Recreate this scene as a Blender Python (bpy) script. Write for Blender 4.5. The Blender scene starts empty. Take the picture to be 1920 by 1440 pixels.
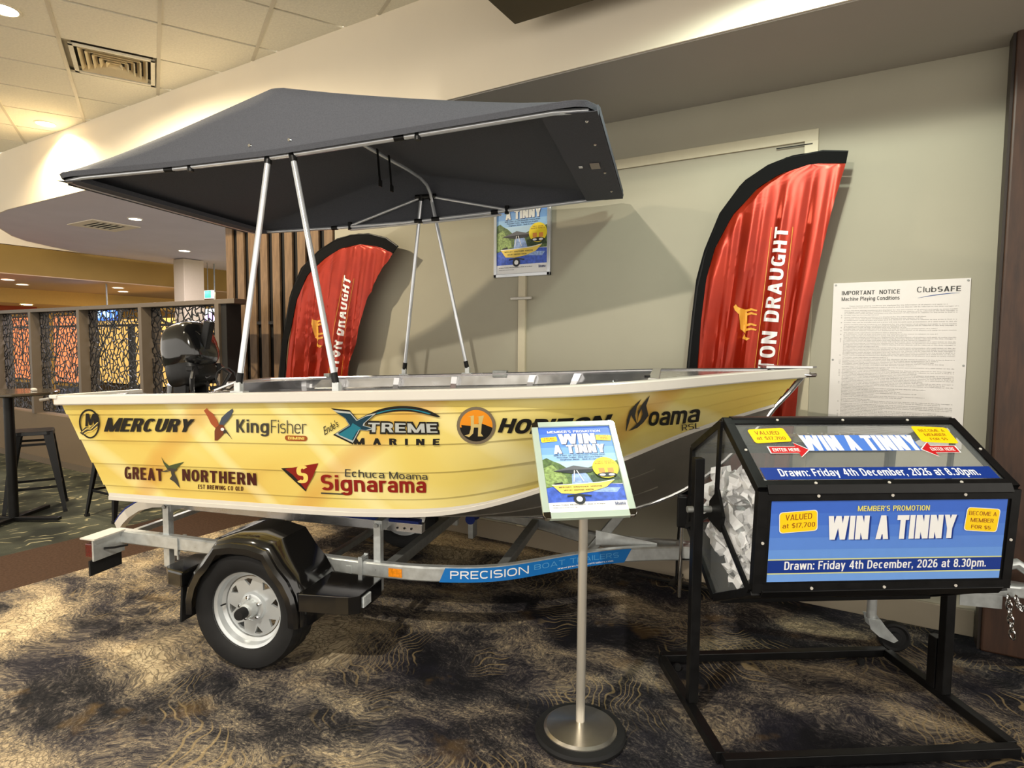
import bpy, bmesh, math, random
import numpy as np
from mathutils import Vector, Matrix
from mathutils.geometry import tessellate_polygon
PI = math.pi
random.seed(7)
SC = bpy.context.scene
COL = SC.collection

# ------------------------------------------------------------------ camera
FPX = 1129.0
CAM_H = 1.6
_p, _r, _y = math.radians(3.80), math.radians(-0.43), math.radians(120.74)
_f = Vector((math.cos(_y)*math.cos(_p), math.sin(_y)*math.cos(_p), -math.sin(_p)))
_rt = Vector((math.sin(_y), -math.cos(_y), 0))
_dn = _f.cross(_rt)
_r2 = _rt*math.cos(_r) + _dn*math.sin(_r)
_d2 = _dn*math.cos(_r) - _rt*math.sin(_r)
cam_data = bpy.data.cameras.new('camera')
cam = bpy.data.objects.new('camera', cam_data)
COL.objects.link(cam)
cam_data.sensor_fit = 'HORIZONTAL'
cam_data.sensor_width = 36.0
cam_data.lens = 36.0*FPX/1920.0
cam_data.clip_start = 0.05
_m = Matrix((( _r2.x, -_d2.x, -_f.x), (_r2.y, -_d2.y, -_f.y), (_r2.z, -_d2.z, -_f.z))).to_4x4()
_m.translation = Vector((0, 0, CAM_H))
cam.matrix_world = _m
SC.camera = cam

# ------------------------------------------------------------------ world, exposure
W = bpy.data.worlds.new('world')
SC.world = W
W.use_nodes = True
W.node_tree.nodes['Background'].inputs[0].default_value = (1.0, 0.93, 0.82, 1)
W.node_tree.nodes['Background'].inputs[1].default_value = 1.55
SC.view_settings.view_transform = 'Standard'
SC.view_settings.look = 'None'
SC.view_settings.gamma = 1
SC.view_settings.use_curve_mapping = False
SC.view_settings.exposure = 0.30

# ------------------------------------------------------------------ lamps of the room (recessed downlights)
WARM = (1.0, 0.80, 0.50)
NEUT = (1.0, 0.93, 0.80)
COOL = (0.88, 1.0, 0.86)
def downlamp(x, y, z, power, color, angle=110, blend=0.7, size=0.06, aim=None):
    d = bpy.data.lights.new('downlight_lamp', 'SPOT')
    d.energy = power; d.color = color; d.spot_size = math.radians(angle); d.spot_blend = blend
    d.shadow_soft_size = size
    o = bpy.data.objects.new('downlight_lamp', d); COL.objects.link(o)
    o.location = (x, y, z)
    if aim:
        v = Vector(aim) - Vector((x, y, z))
        o.rotation_euler = v.to_track_quat('-Z', 'Y').to_euler()
    return o
ZT = 3.855
LAMPS = [
    (-7.465, 3.03, ZT-.02, 300, WARM, 150, 0.6, .05),
    (-5.17, 1.88, ZT-.02, 450, (1.0, .86, .62), 172, 0.35, .05),
    (-3.7, 0.1, ZT-.02, 260, (1.0, .88, .66), 100, 0.8, .05),
    (-1.05, -0.8, ZT-.02, 620, NEUT, 172, 0.25, .05),
    (-0.35, 2.72, 3.37, 85, COOL, 172, 0.4, .08),
]
for l in LAMPS: downlamp(*l)
def arealamp(x, y, z, sx, sy, power, color, rot=(0, 0, 0)):
    d = bpy.data.lights.new('fill_area_lamp', 'AREA')
    d.shape = 'RECTANGLE'; d.size = sx; d.size_y = sy; d.energy = power; d.color = color
    o = bpy.data.objects.new('fill_area_lamp', d); COL.objects.link(o)
    o.location = (x, y, z); o.rotation_euler = rot
    return o
# added fill lamps, no ceiling panels there, brightening the gaming room beyond the partition
arealamp(-12.6, 9.5, 2.6, 2.5, 5.0, 260, (1.0, .82, .50))
arealamp(-9.5, 5.5, 3.1, 1.5, 1.5, 160, (0.92, .88, 1.0))

# ------------------------------------------------------------------ materials
def lin(c):
    c = c/255.0
    return c/12.92 if c <= 0.04045 else ((c+0.055)/1.055)**2.4
def rgb(r, g, b): return (lin(r), lin(g), lin(b), 1)
MATS = {}
def mat(name, col, rough=0.6, metal=0.0, noise=0.06, scale=30, bump=0.0, emit=0.0, coat=0.0, alpha=1.0, trans=0.0, rvar=0.0, stretch=None, spec=0.5):
    if name in MATS: return MATS[name]
    m = bpy.data.materials.new(name); m.use_nodes = True
    nt = m.node_tree; b = nt.nodes['Principled BSDF']
    b.inputs['Roughness'].default_value = rough
    b.inputs['Metallic'].default_value = metal
    b.inputs['Specular IOR Level'].default_value = spec
    if coat: b.inputs['Coat Weight'].default_value = coat; b.inputs['Coat Roughness'].default_value = 0.08
    tc = nt.nodes.new('ShaderNodeTexCoord'); mp = nt.nodes.new('ShaderNodeMapping')
    nt.links.new(tc.outputs['Object'], mp.inputs[0])
    if stretch: mp.inputs['Scale'].default_value = stretch
    n = nt.nodes.new('ShaderNodeTexNoise'); n.inputs['Scale'].default_value = scale; n.inputs['Detail'].default_value = 4
    nt.links.new(mp.outputs[0], n.inputs[0])
    r = nt.nodes.new('ShaderNodeValToRGB')
    c0 = tuple(max(0, x*(1-noise)) for x in col[:3])+(1,); c1 = tuple(min(1, x*(1+noise)) for x in col[:3])+(1,)
    r.color_ramp.elements[0].color = c0; r.color_ramp.elements[0].position = .3
    r.color_ramp.elements[1].color = c1; r.color_ramp.elements[1].position = .7
    nt.links.new(n.outputs[0], r.inputs[0]); nt.links.new(r.outputs[0], b.inputs['Base Color'])
    if rvar:
        mr = nt.nodes.new('ShaderNodeMapRange'); mr.inputs[3].default_value = max(0, rough-rvar); mr.inputs[4].default_value = min(1, rough+rvar)
        nt.links.new(n.outputs[0], mr.inputs[0]); nt.links.new(mr.outputs[0], b.inputs['Roughness'])
    if bump:
        bp = nt.nodes.new('ShaderNodeBump'); bp.inputs['Strength'].default_value = bump; bp.inputs['Distance'].default_value = .01
        nt.links.new(n.outputs[0], bp.inputs['Height']); nt.links.new(bp.outputs[0], b.inputs['Normal'])
    if emit:
        nt.links.new(r.outputs[0], b.inputs['Emission Color']); b.inputs['Emission Strength'].default_value = emit
    if trans: b.inputs['Transmission Weight'].default_value = trans
    if alpha < 1: b.inputs['Alpha'].default_value = alpha
    MATS[name] = m; return m

def ramp(nt, src, stops):
    r = nt.nodes.new('ShaderNodeValToRGB'); e = r.color_ramp.elements
    e[0].position = stops[0][0]; e[0].color = stops[0][1]
    e[1].position = stops[-1][0]; e[1].color = stops[-1][1]
    for p, c in stops[1:-1]:
        x = e.new(p); x.color = c
    nt.links.new(src, r.inputs[0]); return r.outputs[0]
def mixc(nt, f, a, b, mode='MIX'):
    m = nt.nodes.new('ShaderNodeMix'); m.data_type = 'RGBA'; m.blend_type = mode
    for s, v in ((m.inputs['Factor'], f), (m.inputs['A'], a), (m.inputs['B'], b)):
        if s.type == 'VALUE' or True:
            pass
    def put(sock, v):
        if hasattr(v, 'links') or hasattr(v, 'is_linked'): nt.links.new(v, sock)
        else: sock.default_value = v
    put(m.inputs[0], f); put(m.inputs[6], a); put(m.inputs[7], b)
    return m.outputs[2]
def base_nt(name, rough=.9):
    m = bpy.data.materials.new(name); m.use_nodes = True; nt = m.node_tree
    b = nt.nodes['Principled BSDF']; b.inputs['Roughness'].default_value = rough
    tc = nt.nodes.new('ShaderNodeTexCoord'); MATS[name] = m
    return m, nt, b, tc.outputs['Object']
def mapping(nt, src, scale=(1, 1, 1), rot=(0, 0, 0), loc=(0, 0, 0)):
    mp = nt.nodes.new('ShaderNodeMapping'); nt.links.new(src, mp.inputs[0])
    mp.inputs['Scale'].default_value = scale; mp.inputs['Rotation'].default_value = rot; mp.inputs['Location'].default_value = loc
    return mp.outputs[0]
def noise(nt, vec, scale, detail=4, rough=.5, dist=0):
    n = nt.nodes.new('ShaderNodeTexNoise'); n.inputs['Scale'].default_value = scale; n.inputs['Detail'].default_value = detail
    n.inputs['Roughness'].default_value = rough; n.inputs['Distortion'].default_value = dist
    nt.links.new(vec, n.inputs[0]); return n
def wave(nt, vec, scale, dist, detail=2, dscale=1, typ='BANDS'):
    n = nt.nodes.new('ShaderNodeTexWave'); n.wave_type = typ; n.inputs['Scale'].default_value = scale
    n.inputs['Distortion'].default_value = dist; n.inputs['Detail'].default_value = detail; n.inputs['Detail Scale'].default_value = dscale
    nt.links.new(vec, n.inputs[0]); return n.outputs['Fac']
def voro(nt, vec, scale, feature='DISTANCE_TO_EDGE'):
    n = nt.nodes.new('ShaderNodeTexVoronoi'); n.feature = feature; n.inputs['Scale'].default_value = scale
    nt.links.new(vec, n.inputs[0]); return n
G0 = (0, 0, 0, 1); G1 = (1, 1, 1, 1)
def mul(nt, a, b):
    m = nt.nodes.new('ShaderNodeMath'); m.operation = 'MULTIPLY'; nt.links.new(a, m.inputs[0])
    if isinstance(b, float): m.inputs[1].default_value = b
    else: nt.links.new(b, m.inputs[1])
    return m.outputs[0]

def make_carpet():
    m, nt, b, oc = base_nt('patterned_carpet', .95)
    n0 = noise(nt, oc, 1.3, 4)
    vm = nt.nodes.new('ShaderNodeVectorMath'); vm.operation = 'MULTIPLY_ADD'
    nt.links.new(n0.outputs['Color'], vm.inputs[0]); vm.inputs[1].default_value = (.7, .7, 0); nt.links.new(oc, vm.inputs[2])
    wv = vm.outputs[0]
    st = mapping(nt, wv, (.8, 1.5, 1), (0, 0, math.radians(25)))
    fine = noise(nt, mapping(nt, wv, (1.2, 2.0, 1), (0, 0, math.radians(25))), 26, 6, .78)
    spk = noise(nt, wv, 75, 3, .75)
    large = noise(nt, st, 1.3, 8, .60)
    def mad(a_, k, b_, c_=None):
        m1 = nt.nodes.new('ShaderNodeMath'); m1.operation = 'MULTIPLY_ADD'; nt.links.new(a_, m1.inputs[0]); m1.inputs[1].default_value = k
        if hasattr(b_, 'links'): nt.links.new(b_, m1.inputs[2])
        else: m1.inputs[2].default_value = b_
        return m1.outputs[0]
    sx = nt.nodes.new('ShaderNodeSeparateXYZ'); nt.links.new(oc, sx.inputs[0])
    bi = nt.nodes.new('ShaderNodeMapRange'); bi.inputs[1].default_value = -4.2; bi.inputs[2].default_value = -.4; bi.inputs[3].default_value = .075; bi.inputs[4].default_value = -.055  # lighter towards the left: warm lamp pool painted into the carpet colour
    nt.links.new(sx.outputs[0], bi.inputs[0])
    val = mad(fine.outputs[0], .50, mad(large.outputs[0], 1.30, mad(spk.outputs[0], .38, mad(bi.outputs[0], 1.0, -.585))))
    col = ramp(nt, val, [(.34, rgb(22, 22, 26)), (.44, rgb(46, 44, 46)), (.51, rgb(86, 80, 76)), (.57, rgb(136, 124, 106)), (.64, rgb(186, 167, 136)), (.78, rgb(226, 208, 172))])
    v1 = voro(nt, mapping(nt, wv, (1.4, 2.2, 1), (0, 0, .5)), 19)
    vk = ramp(nt, v1.outputs['Distance'], [(0, G1), (.04, (.6, .6, .6, 1)), (.10, G0)])
    tanm = ramp(nt, val, [(.53, G0), (.60, G1)])
    c1 = mixc(nt, mul(nt, mul(nt, vk, tanm), .75), col, rgb(70, 60, 52))
    # bluish plum zones
    pl = ramp(nt, noise(nt, mapping(nt, oc, (1, 1, 1), (0, 0, 0), (7, 3, 0)), 1.6, 4, .6).outputs[0], [(.50, G0), (.60, G1)])
    c1 = mixc(nt, mul(nt, pl, .35), c1, mixc(nt, .55, c1, rgb(52, 50, 68)))
    # ochre stains
    mk3 = ramp(nt, noise(nt, mapping(nt, oc, (1, 1, 1), (0, 0, 0), (2, 9, 0)), 2.6, 4, .6).outputs[0], [(.60, G0), (.68, G1)])
    c1 = mixc(nt, mul(nt, mk3, .16), c1, rgb(180, 142, 76))
    # bundles of thin gold strands
    c = c1
    for ang, off, sc in ((.9, (0, 0, 0), 9.0), (2.3, (5, 2, 0), 8.0), (-.3, (8, 3, 0), 10.0)):
        w1 = wave(nt, mapping(nt, oc, (1, 1, 1), (0, 0, ang), off), sc, 26, 1.5, .45)
        l1 = ramp(nt, w1, [(.86, G0), (.97, G1)])
        k1 = ramp(nt, noise(nt, mapping(nt, oc, (1, 1, 1), (0, 0, 0), (off[0]+3.3, off[1]+1.7, 0)), 1.5, 2).outputs[0], [(.58, G0), (.63, G1)])
        c = mixc(nt, mul(nt, mul(nt, l1, k1), .55), c, rgb(166, 144, 104))
    fz = noise(nt, oc, 220, 2)
    c6 = mixc(nt, .4, c, ramp(nt, fz.outputs[0], [(.3, (.3, .3, .3, 1)), (.7, (1, 1, 1, 1))]), 'MULTIPLY')
    nt.links.new(c6, b.inputs['Base Color'])
    bp = nt.nodes.new('ShaderNodeBump'); bp.inputs['Strength'].default_value = .4; bp.inputs['Distance'].default_value = .004
    nt.links.new(fz.outputs[0], bp.inputs['Height']); nt.links.new(bp.outputs[0], b.inputs['Normal'])
    b.inputs['Specular IOR Level'].default_value = .15
    return m
def make_carpet2():
    m, nt, b, oc = base_nt('dark_green_carpet', .95)
    n0 = noise(nt, oc, 2.5, 3)
    c = ramp(nt, n0.outputs[0], [(.35, rgb(48, 50, 44)), (.65, rgb(84, 86, 74))])
    w = wave(nt, mapping(nt, oc, (1, 1, 1), (0, 0, .3)), 2.6, 16, 2, 1.1)
    l = ramp(nt, w, [(.93, G0), (.985, G1)])
    mk = ramp(nt, noise(nt, oc, 5.0, 2).outputs[0], [(.50, G0), (.56, G1)])
    c2 = mixc(nt, mul(nt, mul(nt, l, mk), .75), c, rgb(188, 178, 140))
    c3 = mixc(nt, .4, c2, ramp(nt, noise(nt, oc, 120, 3).outputs[0], [(.3, (.3, .3, .3, 1)), (.7, (1, 1, 1, 1))]), 'MULTIPLY')
    nt.links.new(c3, b.inputs['Base Color']); b.inputs['Specular IOR Level'].default_value = .15
    return m
def make_wrap():
    m, nt, b, oc = base_nt('golden_vinyl_wrap', .28)
    st = mapping(nt, oc, (.8, 1, 1.7), (0, .5, 0))
    n = noise(nt, st, 1.5, 2, .4, .6)
    c = ramp(nt, n.outputs[0], [(.30, rgb(212, 168, 80)), (.42, rgb(230, 200, 102)), (.55, rgb(234, 212, 116)), (.70, rgb(244, 230, 156))])
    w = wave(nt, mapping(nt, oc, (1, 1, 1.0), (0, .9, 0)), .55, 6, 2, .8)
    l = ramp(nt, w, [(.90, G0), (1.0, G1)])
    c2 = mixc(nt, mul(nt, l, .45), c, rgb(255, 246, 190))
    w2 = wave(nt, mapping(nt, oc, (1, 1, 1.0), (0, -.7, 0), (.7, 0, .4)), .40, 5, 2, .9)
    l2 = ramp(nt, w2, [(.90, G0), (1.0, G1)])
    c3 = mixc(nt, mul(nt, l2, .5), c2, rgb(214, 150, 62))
    nt.links.new(c3, b.inputs['Base Color'])
    b.inputs['Coat Weight'].default_value = .3; b.inputs['Coat Roughness'].default_value = .15
    return m
def make_wood(name, a, c, sc=(1, 1, .12)):
    m, nt, b, oc = base_nt(name, .5)
    n = noise(nt, mapping(nt, oc, sc), 40, 5, .6, .3)
    nt.links.new(ramp(nt, n.outputs[0], [(.3, a), (.7, c)]), b.inputs['Base Color'])
    return m
def make_flag():
    m, nt, b, oc = base_nt('red_satin_cloth', .33)
    n = noise(nt, oc, 6, 3)
    nt.links.new(ramp(nt, n.outputs[0], [(.3, rgb(148, 34, 12)), (.7, rgb(166, 44, 18))]), b.inputs['Base Color'])
    b.inputs['Metallic'].default_value = .5
    b.inputs['Specular IOR Level'].default_value = .6
    return m

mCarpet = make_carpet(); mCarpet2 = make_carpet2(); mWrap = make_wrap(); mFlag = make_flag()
mSlat = make_wood('slat_wood', rgb(98, 76, 54), rgb(136, 108, 78))
mDkWood = make_wood('dark_column_wood', rgb(48, 30, 21), rgb(72, 46, 31))
mBorder = mat('brown_carpet_border', rgb(66, 50, 40), .95, noise=.25, scale=60, spec=.1)
mWall = mat('warm_grey_paint', rgb(166, 161, 144), .75, noise=.02, scale=3, spec=.2)
mSkirt = mat('taupe_skirting', rgb(148, 136, 118), .5, noise=.04, scale=4)
mCream = mat('cream_paint', rgb(240, 228, 206), .8, noise=.02, scale=2, spec=.2)
mSoffit = mat('grey_ceiling_paint', rgb(178, 172, 162), .8, noise=.02, scale=2, spec=.2)
mLilac = mat('lilac_grey_ceiling', rgb(222, 216, 226), .8, noise=.03, scale=2, spec=.2)
mOlive = mat('olive_paint', rgb(150, 122, 66), .8, noise=.04, scale=3, spec=.2)
mTile = mat('white_ceiling_tile', rgb(240, 234, 214), .9, noise=.05, scale=60, bump=.15, spec=.1)
mTee = mat('ceiling_tee', rgb(206, 198, 176), .5, noise=.03)
mBlack = mat('satin_black_steel', rgb(13, 13, 14), .4, noise=.15, scale=25, rvar=.12, spec=.3)
mRubber = mat('tyre_rubber', rgb(25, 25, 26), .68, noise=.15, scale=18, bump=.1, spec=.3)
mGloss = mat('gloss_black_plastic', rgb(16, 16, 17), .12, noise=.1, scale=4, coat=.6)
mGalv = mat('galvanised_steel', rgb(206, 210, 210), .34, metal=.6, noise=.12, scale=26, rvar=.14)
mGalvD = mat('dull_galvanised_steel', rgb(150, 152, 150), .5, metal=.6, noise=.12, scale=26)
mAlu = mat('mill_aluminium', rgb(206, 206, 208), .24, metal=.9, noise=.05, scale=12, rvar=.1)
mAluP = mat('white_powder_coat', rgb(206, 201, 192), .35, noise=.02, scale=10, coat=.2)
mTube = mat('anodised_tube', rgb(214, 218, 224), .22, metal=.55, noise=.03, scale=10)
mBottom = mat('bare_hull_aluminium', rgb(122, 117, 108), .42, metal=.2, noise=.1, scale=6)
mCanvas = mat('charcoal_canvas', rgb(84, 86, 93), .85, noise=.10, scale=160, bump=.25, spec=.2)
mChrome = mat('polished_chrome', rgb(220, 220, 220), .08, metal=1.0, noise=.02)
mBrush = mat('brushed_stainless', rgb(222, 216, 204), .30, metal=.7, noise=.03, scale=30, stretch=(1, 1, .05))
mWhite = mat('white_print', rgb(240, 240, 240), .4, noise=.01)
mInk = mat('black_ink', rgb(28, 27, 26), .4, noise=.02)
mInkG = mat('charcoal_ink', rgb(62, 60, 56), .4, noise=.02)
mMaroon = mat('maroon_ink', rgb(70, 20, 16), .4, noise=.02)
mRedInk = mat('dark_red_ink', rgb(140, 26, 18), .4, noise=.02)
mPaper = mat('paper_slip', rgb(232, 232, 234), .7, noise=.05, scale=40)
mBaseP = mat('spun_stainless', rgb(190, 184, 174), .28, metal=.95, noise=.04, scale=30)
mRim = mat('zinc_rim', rgb(204, 208, 210), .28, metal=.5, noise=.04, scale=20)
mBlueCarpet = mat('blue_bunk_carpet', rgb(24, 40, 104), .95, noise=.2, scale=80)
mAmber = mat('amber_reflector', rgb(236, 140, 24), .25, noise=.25, scale=90, coat=.4)
mGlow = mat('lit_lamp_diffuser', (1, .86, .6, 1), .5, noise=0, emit=22)
mGlowW = mat('lit_white_diffuser', (1, .95, .88, 1), .5, noise=0, emit=6)
def flat(n, r, g, b_, rough=.4, **k): return mat(n, rgb(r, g, b_), rough, noise=.015, **k)

# ------------------------------------------------------------------ mesh helpers
def V3(p): return Vector((float(p[0]), float(p[1]), float(p[2])))
class MB:
    def __init__(s): s.v = []; s.f = []; s.m = []
    def add(s, vs, fs, m=0):
        o = len(s.v); s.v += [V3(v) for v in vs]; s.f += [tuple(i+o for i in f) for f in fs]; s.m += [m]*len(fs); return s
    def box(s, c, d, rot=None, m=0):
        c = V3(c); x, y, z = d[0]/2, d[1]/2, d[2]/2
        vs = [Vector((a*x, b*y, e*z)) for e in (-1, 1) for b in (-1, 1) for a in (-1, 1)]
        if rot: vs = [rot @ v for v in vs]
        return s.add([v+c for v in vs], [(0, 2, 3, 1), (4, 5, 7, 6), (0, 1, 5, 4), (2, 6, 7, 3), (0, 4, 6, 2), (1, 3, 7, 5)], m)
    def bar(s, p, q, w, h, up=(0, 0, 1), m=0):
        p = V3(p); q = V3(q); d = (q-p); L = d.length; d.normalize(); u = V3(up)
        a = d.cross(u); a.normalize(); u = a.cross(d)
        R = Matrix((d, a, u)).transposed()
        return s.box((p+q)/2, (L, w, h), R, m)
    def tube(s, path, r, n=10, closed=False, m=0, cap=True):
        P = [V3(p) for p in path]; N = len(P); rr = r if hasattr(r, '__len__') else [r]*N
        T = []
        for i in range(N):
            a = P[(i-1) % N] if (closed or i > 0) else P[i]; b = P[(i+1) % N] if (closed or i < N-1) else P[i]
            t = b-a; t.normalize(); T.append(t)
        u = T[0].orthogonal().normalized(); vs = []
        for i in range(N):
            u = (u - T[i]*u.dot(T[i])); u.normalize(); w = T[i].cross(u)
            for k in range(n):
                a = 2*PI*k/n; vs.append(P[i]+(u*math.cos(a)+w*math.sin(a))*rr[i])
        fs = []
        for i in range(N if closed else N-1):
            j = (i+1) % N
            for k in range(n):
                l = (k+1) % n; fs.append((i*n+k, i*n+l, j*n+l, j*n+k))
        if not closed and cap: fs += [tuple(range(n-1, -1, -1)), tuple(range((N-1)*n, N*n))]
        return s.add(vs, fs, m)
    def lathe(s, prof, c=(0, 0, 0), axis='Z', n=32, m=0, capa=True, capb=True):
        c = V3(c); vs = []
        for r, h in prof:
            for k in range(n):
                a = 2*PI*k/n; x, y = r*math.cos(a), r*math.sin(a)
                p = (x, y, h) if axis == 'Z' else ((x, h, y) if axis == 'Y' else (h, x, y))
                vs.append(V3(p)+c)
        fs = []
        for i in range(len(prof)-1):
            for k in range(n):
                l = (k+1) % n; fs.append((i*n+k, i*n+l, (i+1)*n+l, (i+1)*n+k))
        if capa: fs.append(tuple(range(n-1, -1, -1)))
        if capb: fs.append(tuple(range((len(prof)-1)*n, len(prof)*n)))
        return s.add(vs, fs, m)
    def prism(s, poly, f0, f1, m=0):   # poly 2D; f0,f1 map (x,y)->3D for two faces
        n = len(poly); vs = [f0(*p) for p in poly]+[f1(*p) for p in poly]
        tris = tessellate_polygon([[Vector((p[0], p[1], 0)) for p in poly]])
        fs = [tuple(t) for t in tris]+[tuple(i+n for i in reversed(t)) for t in tris]
        fs += [(i, (i+1) % n, (i+1) % n+n, i+n) for i in range(n)]
        return s.add(vs, fs, m)
    def grid(s, rows, m=0, closed=False):
        nr = len(rows); nc = len(rows[0]); vs = [p for r in rows for p in r]; fs = []
        for i in range(nr-1):
            for k in range(nc if closed else nc-1):
                l = (k+1) % nc; fs.append((i*nc+k, i*nc+l, (i+1)*nc+l, (i+1)*nc+k))
        return s.add(vs, fs, m)
    def build(s, name, mats, parent=None, off=(0, 0, 0), smooth=True, bevel=0, ang=38, recalc=True, solid=0):
        me = bpy.data.meshes.new(name)
        o_ = V3(off); me.from_pydata([v-o_ for v in s.v], [], s.f)
        if not isinstance(mats, (list, tuple)): mats = [mats]
        for mm in mats: me.materials.append(mm)
        me.polygons.foreach_set('material_index', s.m)
        bm = bmesh.new(); bm.from_mesh(me)
        if recalc: bmesh.ops.recalc_face_normals(bm, faces=bm.faces)
        if smooth:
            for f in bm.faces: f.smooth = True
            for e in bm.edges:
                e.smooth = len(e.link_faces) == 2 and e.calc_face_angle(3) < math.radians(ang)
        bm.to_mesh(me); bm.free()
        ob = bpy.data.objects.new(name, me); COL.objects.link(ob)
        if parent: ob.parent = parent
        if bevel:
            b = ob.modifiers.new('bevel', 'BEVEL'); b.width = bevel; b.segments = 2; b.limit_method = 'ANGLE'; b.angle_limit = math.radians(50)
        if solid:
            b = ob.modifiers.new('solid', 'SOLIDIFY'); b.thickness = solid; b.offset = 0
        return ob
def thing(name, label, cat, loc=(0, 0, 0), rz=0, group=None):
    o = bpy.data.objects.new(name, None); COL.objects.link(o); o.location = loc; o.rotation_euler = (0, 0, rz)
    o.empty_display_size = .1
    o['label'] = label; o['category'] = cat
    if group: o['group'] = group
    return o
def tag(o, label, cat, group=None):
    o['label'] = label; o['category'] = cat
    if group: o['group'] = group
    return o
def struct(o): o['kind'] = 'structure'; return o
def copy_tree(o, parent=None):
    c = o.copy(); COL.objects.link(c); c.parent = parent
    for ch in list(o.children): copy_tree(ch, c)
    return c

# ------------------------------------------------------------------ flat print (text and shapes in 2D, laid on a surface)
_tc = {}
def text_mesh(body, bold=0.0, shear=0.0, spacing=1.0, align='LEFT'):
    k = (body, bold, shear, spacing, align)
    if k in _tc: return _tc[k]
    c = bpy.data.curves.new('text', 'FONT'); c.body = body; c.offset = bold; c.shear = shear; c.space_character = spacing
    c.align_x = align; c.resolution_u = 3
    o = bpy.data.objects.new('text', c); m = bpy.data.meshes.new_from_object(o)
    vs = [(v.co.x, v.co.y) for v in m.vertices]; fs = [tuple(p.vertices) for p in m.polygons]
    bpy.data.objects.remove(o); bpy.data.meshes.remove(m); bpy.data.curves.remove(c)
    _tc[k] = (vs, fs); return _tc[k]
class Decal:
    def __init__(s): s.items = []; s.mats = []; s.lay = 0
    def mi(s, m):
        if m not in s.mats: s.mats.append(m)
        return s.mats.index(m)
    def poly(s, pts, m):
        t = tessellate_polygon([[Vector((p[0], p[1], 0)) for p in pts]])
        s.items.append((list(pts), [tuple(x) for x in t], s.mi(m), s.lay)); s.lay += 1; return s
    def rect(s, x0, y0, x1, y1, m): return s.poly([(x0, y0), (x1, y0), (x1, y1), (x0, y1)], m)
    def rrect(s, x0, y0, x1, y1, m, r, rot=0, asp=1):
        cx, cy = (x0+x1)/2, (y0+y1)/2; P = []
        for ax, ay, a0 in ((x1-r, y1-r*asp, 0), (x0+r, y1-r*asp, 90), (x0+r, y0+r*asp, 180), (x1-r, y0+r*asp, 270)):
            for k in range(4):
                a = math.radians(a0+30*k); P.append((ax+r*math.cos(a), ay+r*asp*math.sin(a)))
        c, q = math.cos(rot), math.sin(rot)
        return s.poly([(cx+(x-cx)*c-(y-cy)*q, cy+(x-cx)*q+(y-cy)*c) for x, y in P], m)
    def ell(s, cx, cy, rx, ry, m, n=28, a0=0, a1=2*PI):
        return s.poly([(cx+rx*math.cos(a0+(a1-a0)*k/n), cy+ry*math.sin(a0+(a1-a0)*k/n)) for k in range(n+(0 if a1-a0 > 6.2 else 1))], m)
    def ring(s, cx, cy, rx, ry, w, m, n=32, a0=0, a1=2*PI, wy=None):
        wy = wy or w
        vs = []; fs = []
        for k in range(n+1):
            a = a0+(a1-a0)*k/n
            vs += [(cx+rx*math.cos(a), cy+ry*math.sin(a)), (cx+(rx-w)*math.cos(a), cy+(ry-wy)*math.sin(a))]
        for k in range(n): fs.append((2*k, 2*k+2, 2*k+3, 2*k+1))
        s.items.append((vs, fs, s.mi(m), s.lay)); s.lay += 1; return s
    def line(s, pts, w, m):
        vs = []; fs = []
        for i, p in enumerate(pts):
            a = pts[max(0, i-1)]; b = pts[min(len(pts)-1, i+1)]; dx, dy = b[0]-a[0], b[1]-a[1]; L = math.hypot(dx, dy) or 1
            ww = w[i] if hasattr(w, '__len__') else w
            vs += [(p[0]-dy/L*ww/2, p[1]+dx/L*ww/2), (p[0]+dy/L*ww/2, p[1]-dx/L*ww/2)]
        for i in range(len(pts)-1): fs.append((2*i, 2*i+2, 2*i+3, 2*i+1))
        s.items.append((vs, fs, s.mi(m), s.lay)); s.lay += 1; return s
    def text(s, body, quad, m, bold=0.0, shear=0.0, spacing=1.0, align='LEFT', fitx=True):
        # quad: (x0,y0,x1,y1) or four corners BL,BR,TR,TL
        vs, fs = text_mesh(body, bold, shear, spacing, align)
        if len(quad) == 4 and not hasattr(quad[0], '__len__'):
            x0, y0, x1, y1 = quad; quad = [(x0, y0), (x1, y0), (x1, y1), (x0, y1)]
        ax = min(v[0] for v in vs); bx = max(v[0] for v in vs); ay = min(v[1] for v in vs); by = max(v[1] for v in vs)
        out = []
        for x, y in vs:
            u = (x-ax)/(bx-ax); w = (y-ay)/(by-ay)
            b0 = [quad[0][i]*(1-u)+quad[1][i]*u for i in (0, 1)]; t0 = [quad[3][i]*(1-u)+quad[2][i]*u for i in (0, 1)]
            out.append((b0[0]*(1-w)+t0[0]*w, b0[1]*(1-w)+t0[1]*w))
        s.items.append((out, fs, s.mi(m), s.lay)); s.lay += 1; return s
    def build(s, name, parent, mapf, off=(0, 0, 0), step=0.00025, base=0.0004, cutx=(), cuty=()):
        bm = bmesh.new()
        for it in s.items:
            vs, fs, mi, lay = it[:4]
            jit = [0.0]*len(vs)
            if len(it) > 4:
                for q, f in enumerate(fs):
                    for i in f: jit[i] = (q % 9)*step*.09
            bv = [bm.verts.new((v[0], v[1], lay*step+base+j)) for v, j in zip(vs, jit)]
            for f in fs:
                if len(set(f)) < 3: continue
                try:
                    bf = bm.faces.new([bv[i] for i in f]); bf.material_index = mi
                except ValueError: pass
        for c in cutx: bmesh.ops.bisect_plane(bm, geom=bm.verts[:]+bm.edges[:]+bm.faces[:], plane_co=(c, 0, 0), plane_no=(1, 0, 0))
        for c in cuty: bmesh.ops.bisect_plane(bm, geom=bm.verts[:]+bm.edges[:]+bm.faces[:], plane_co=(0, c, 0), plane_no=(0, 1, 0))
        o_ = V3(off)
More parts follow.
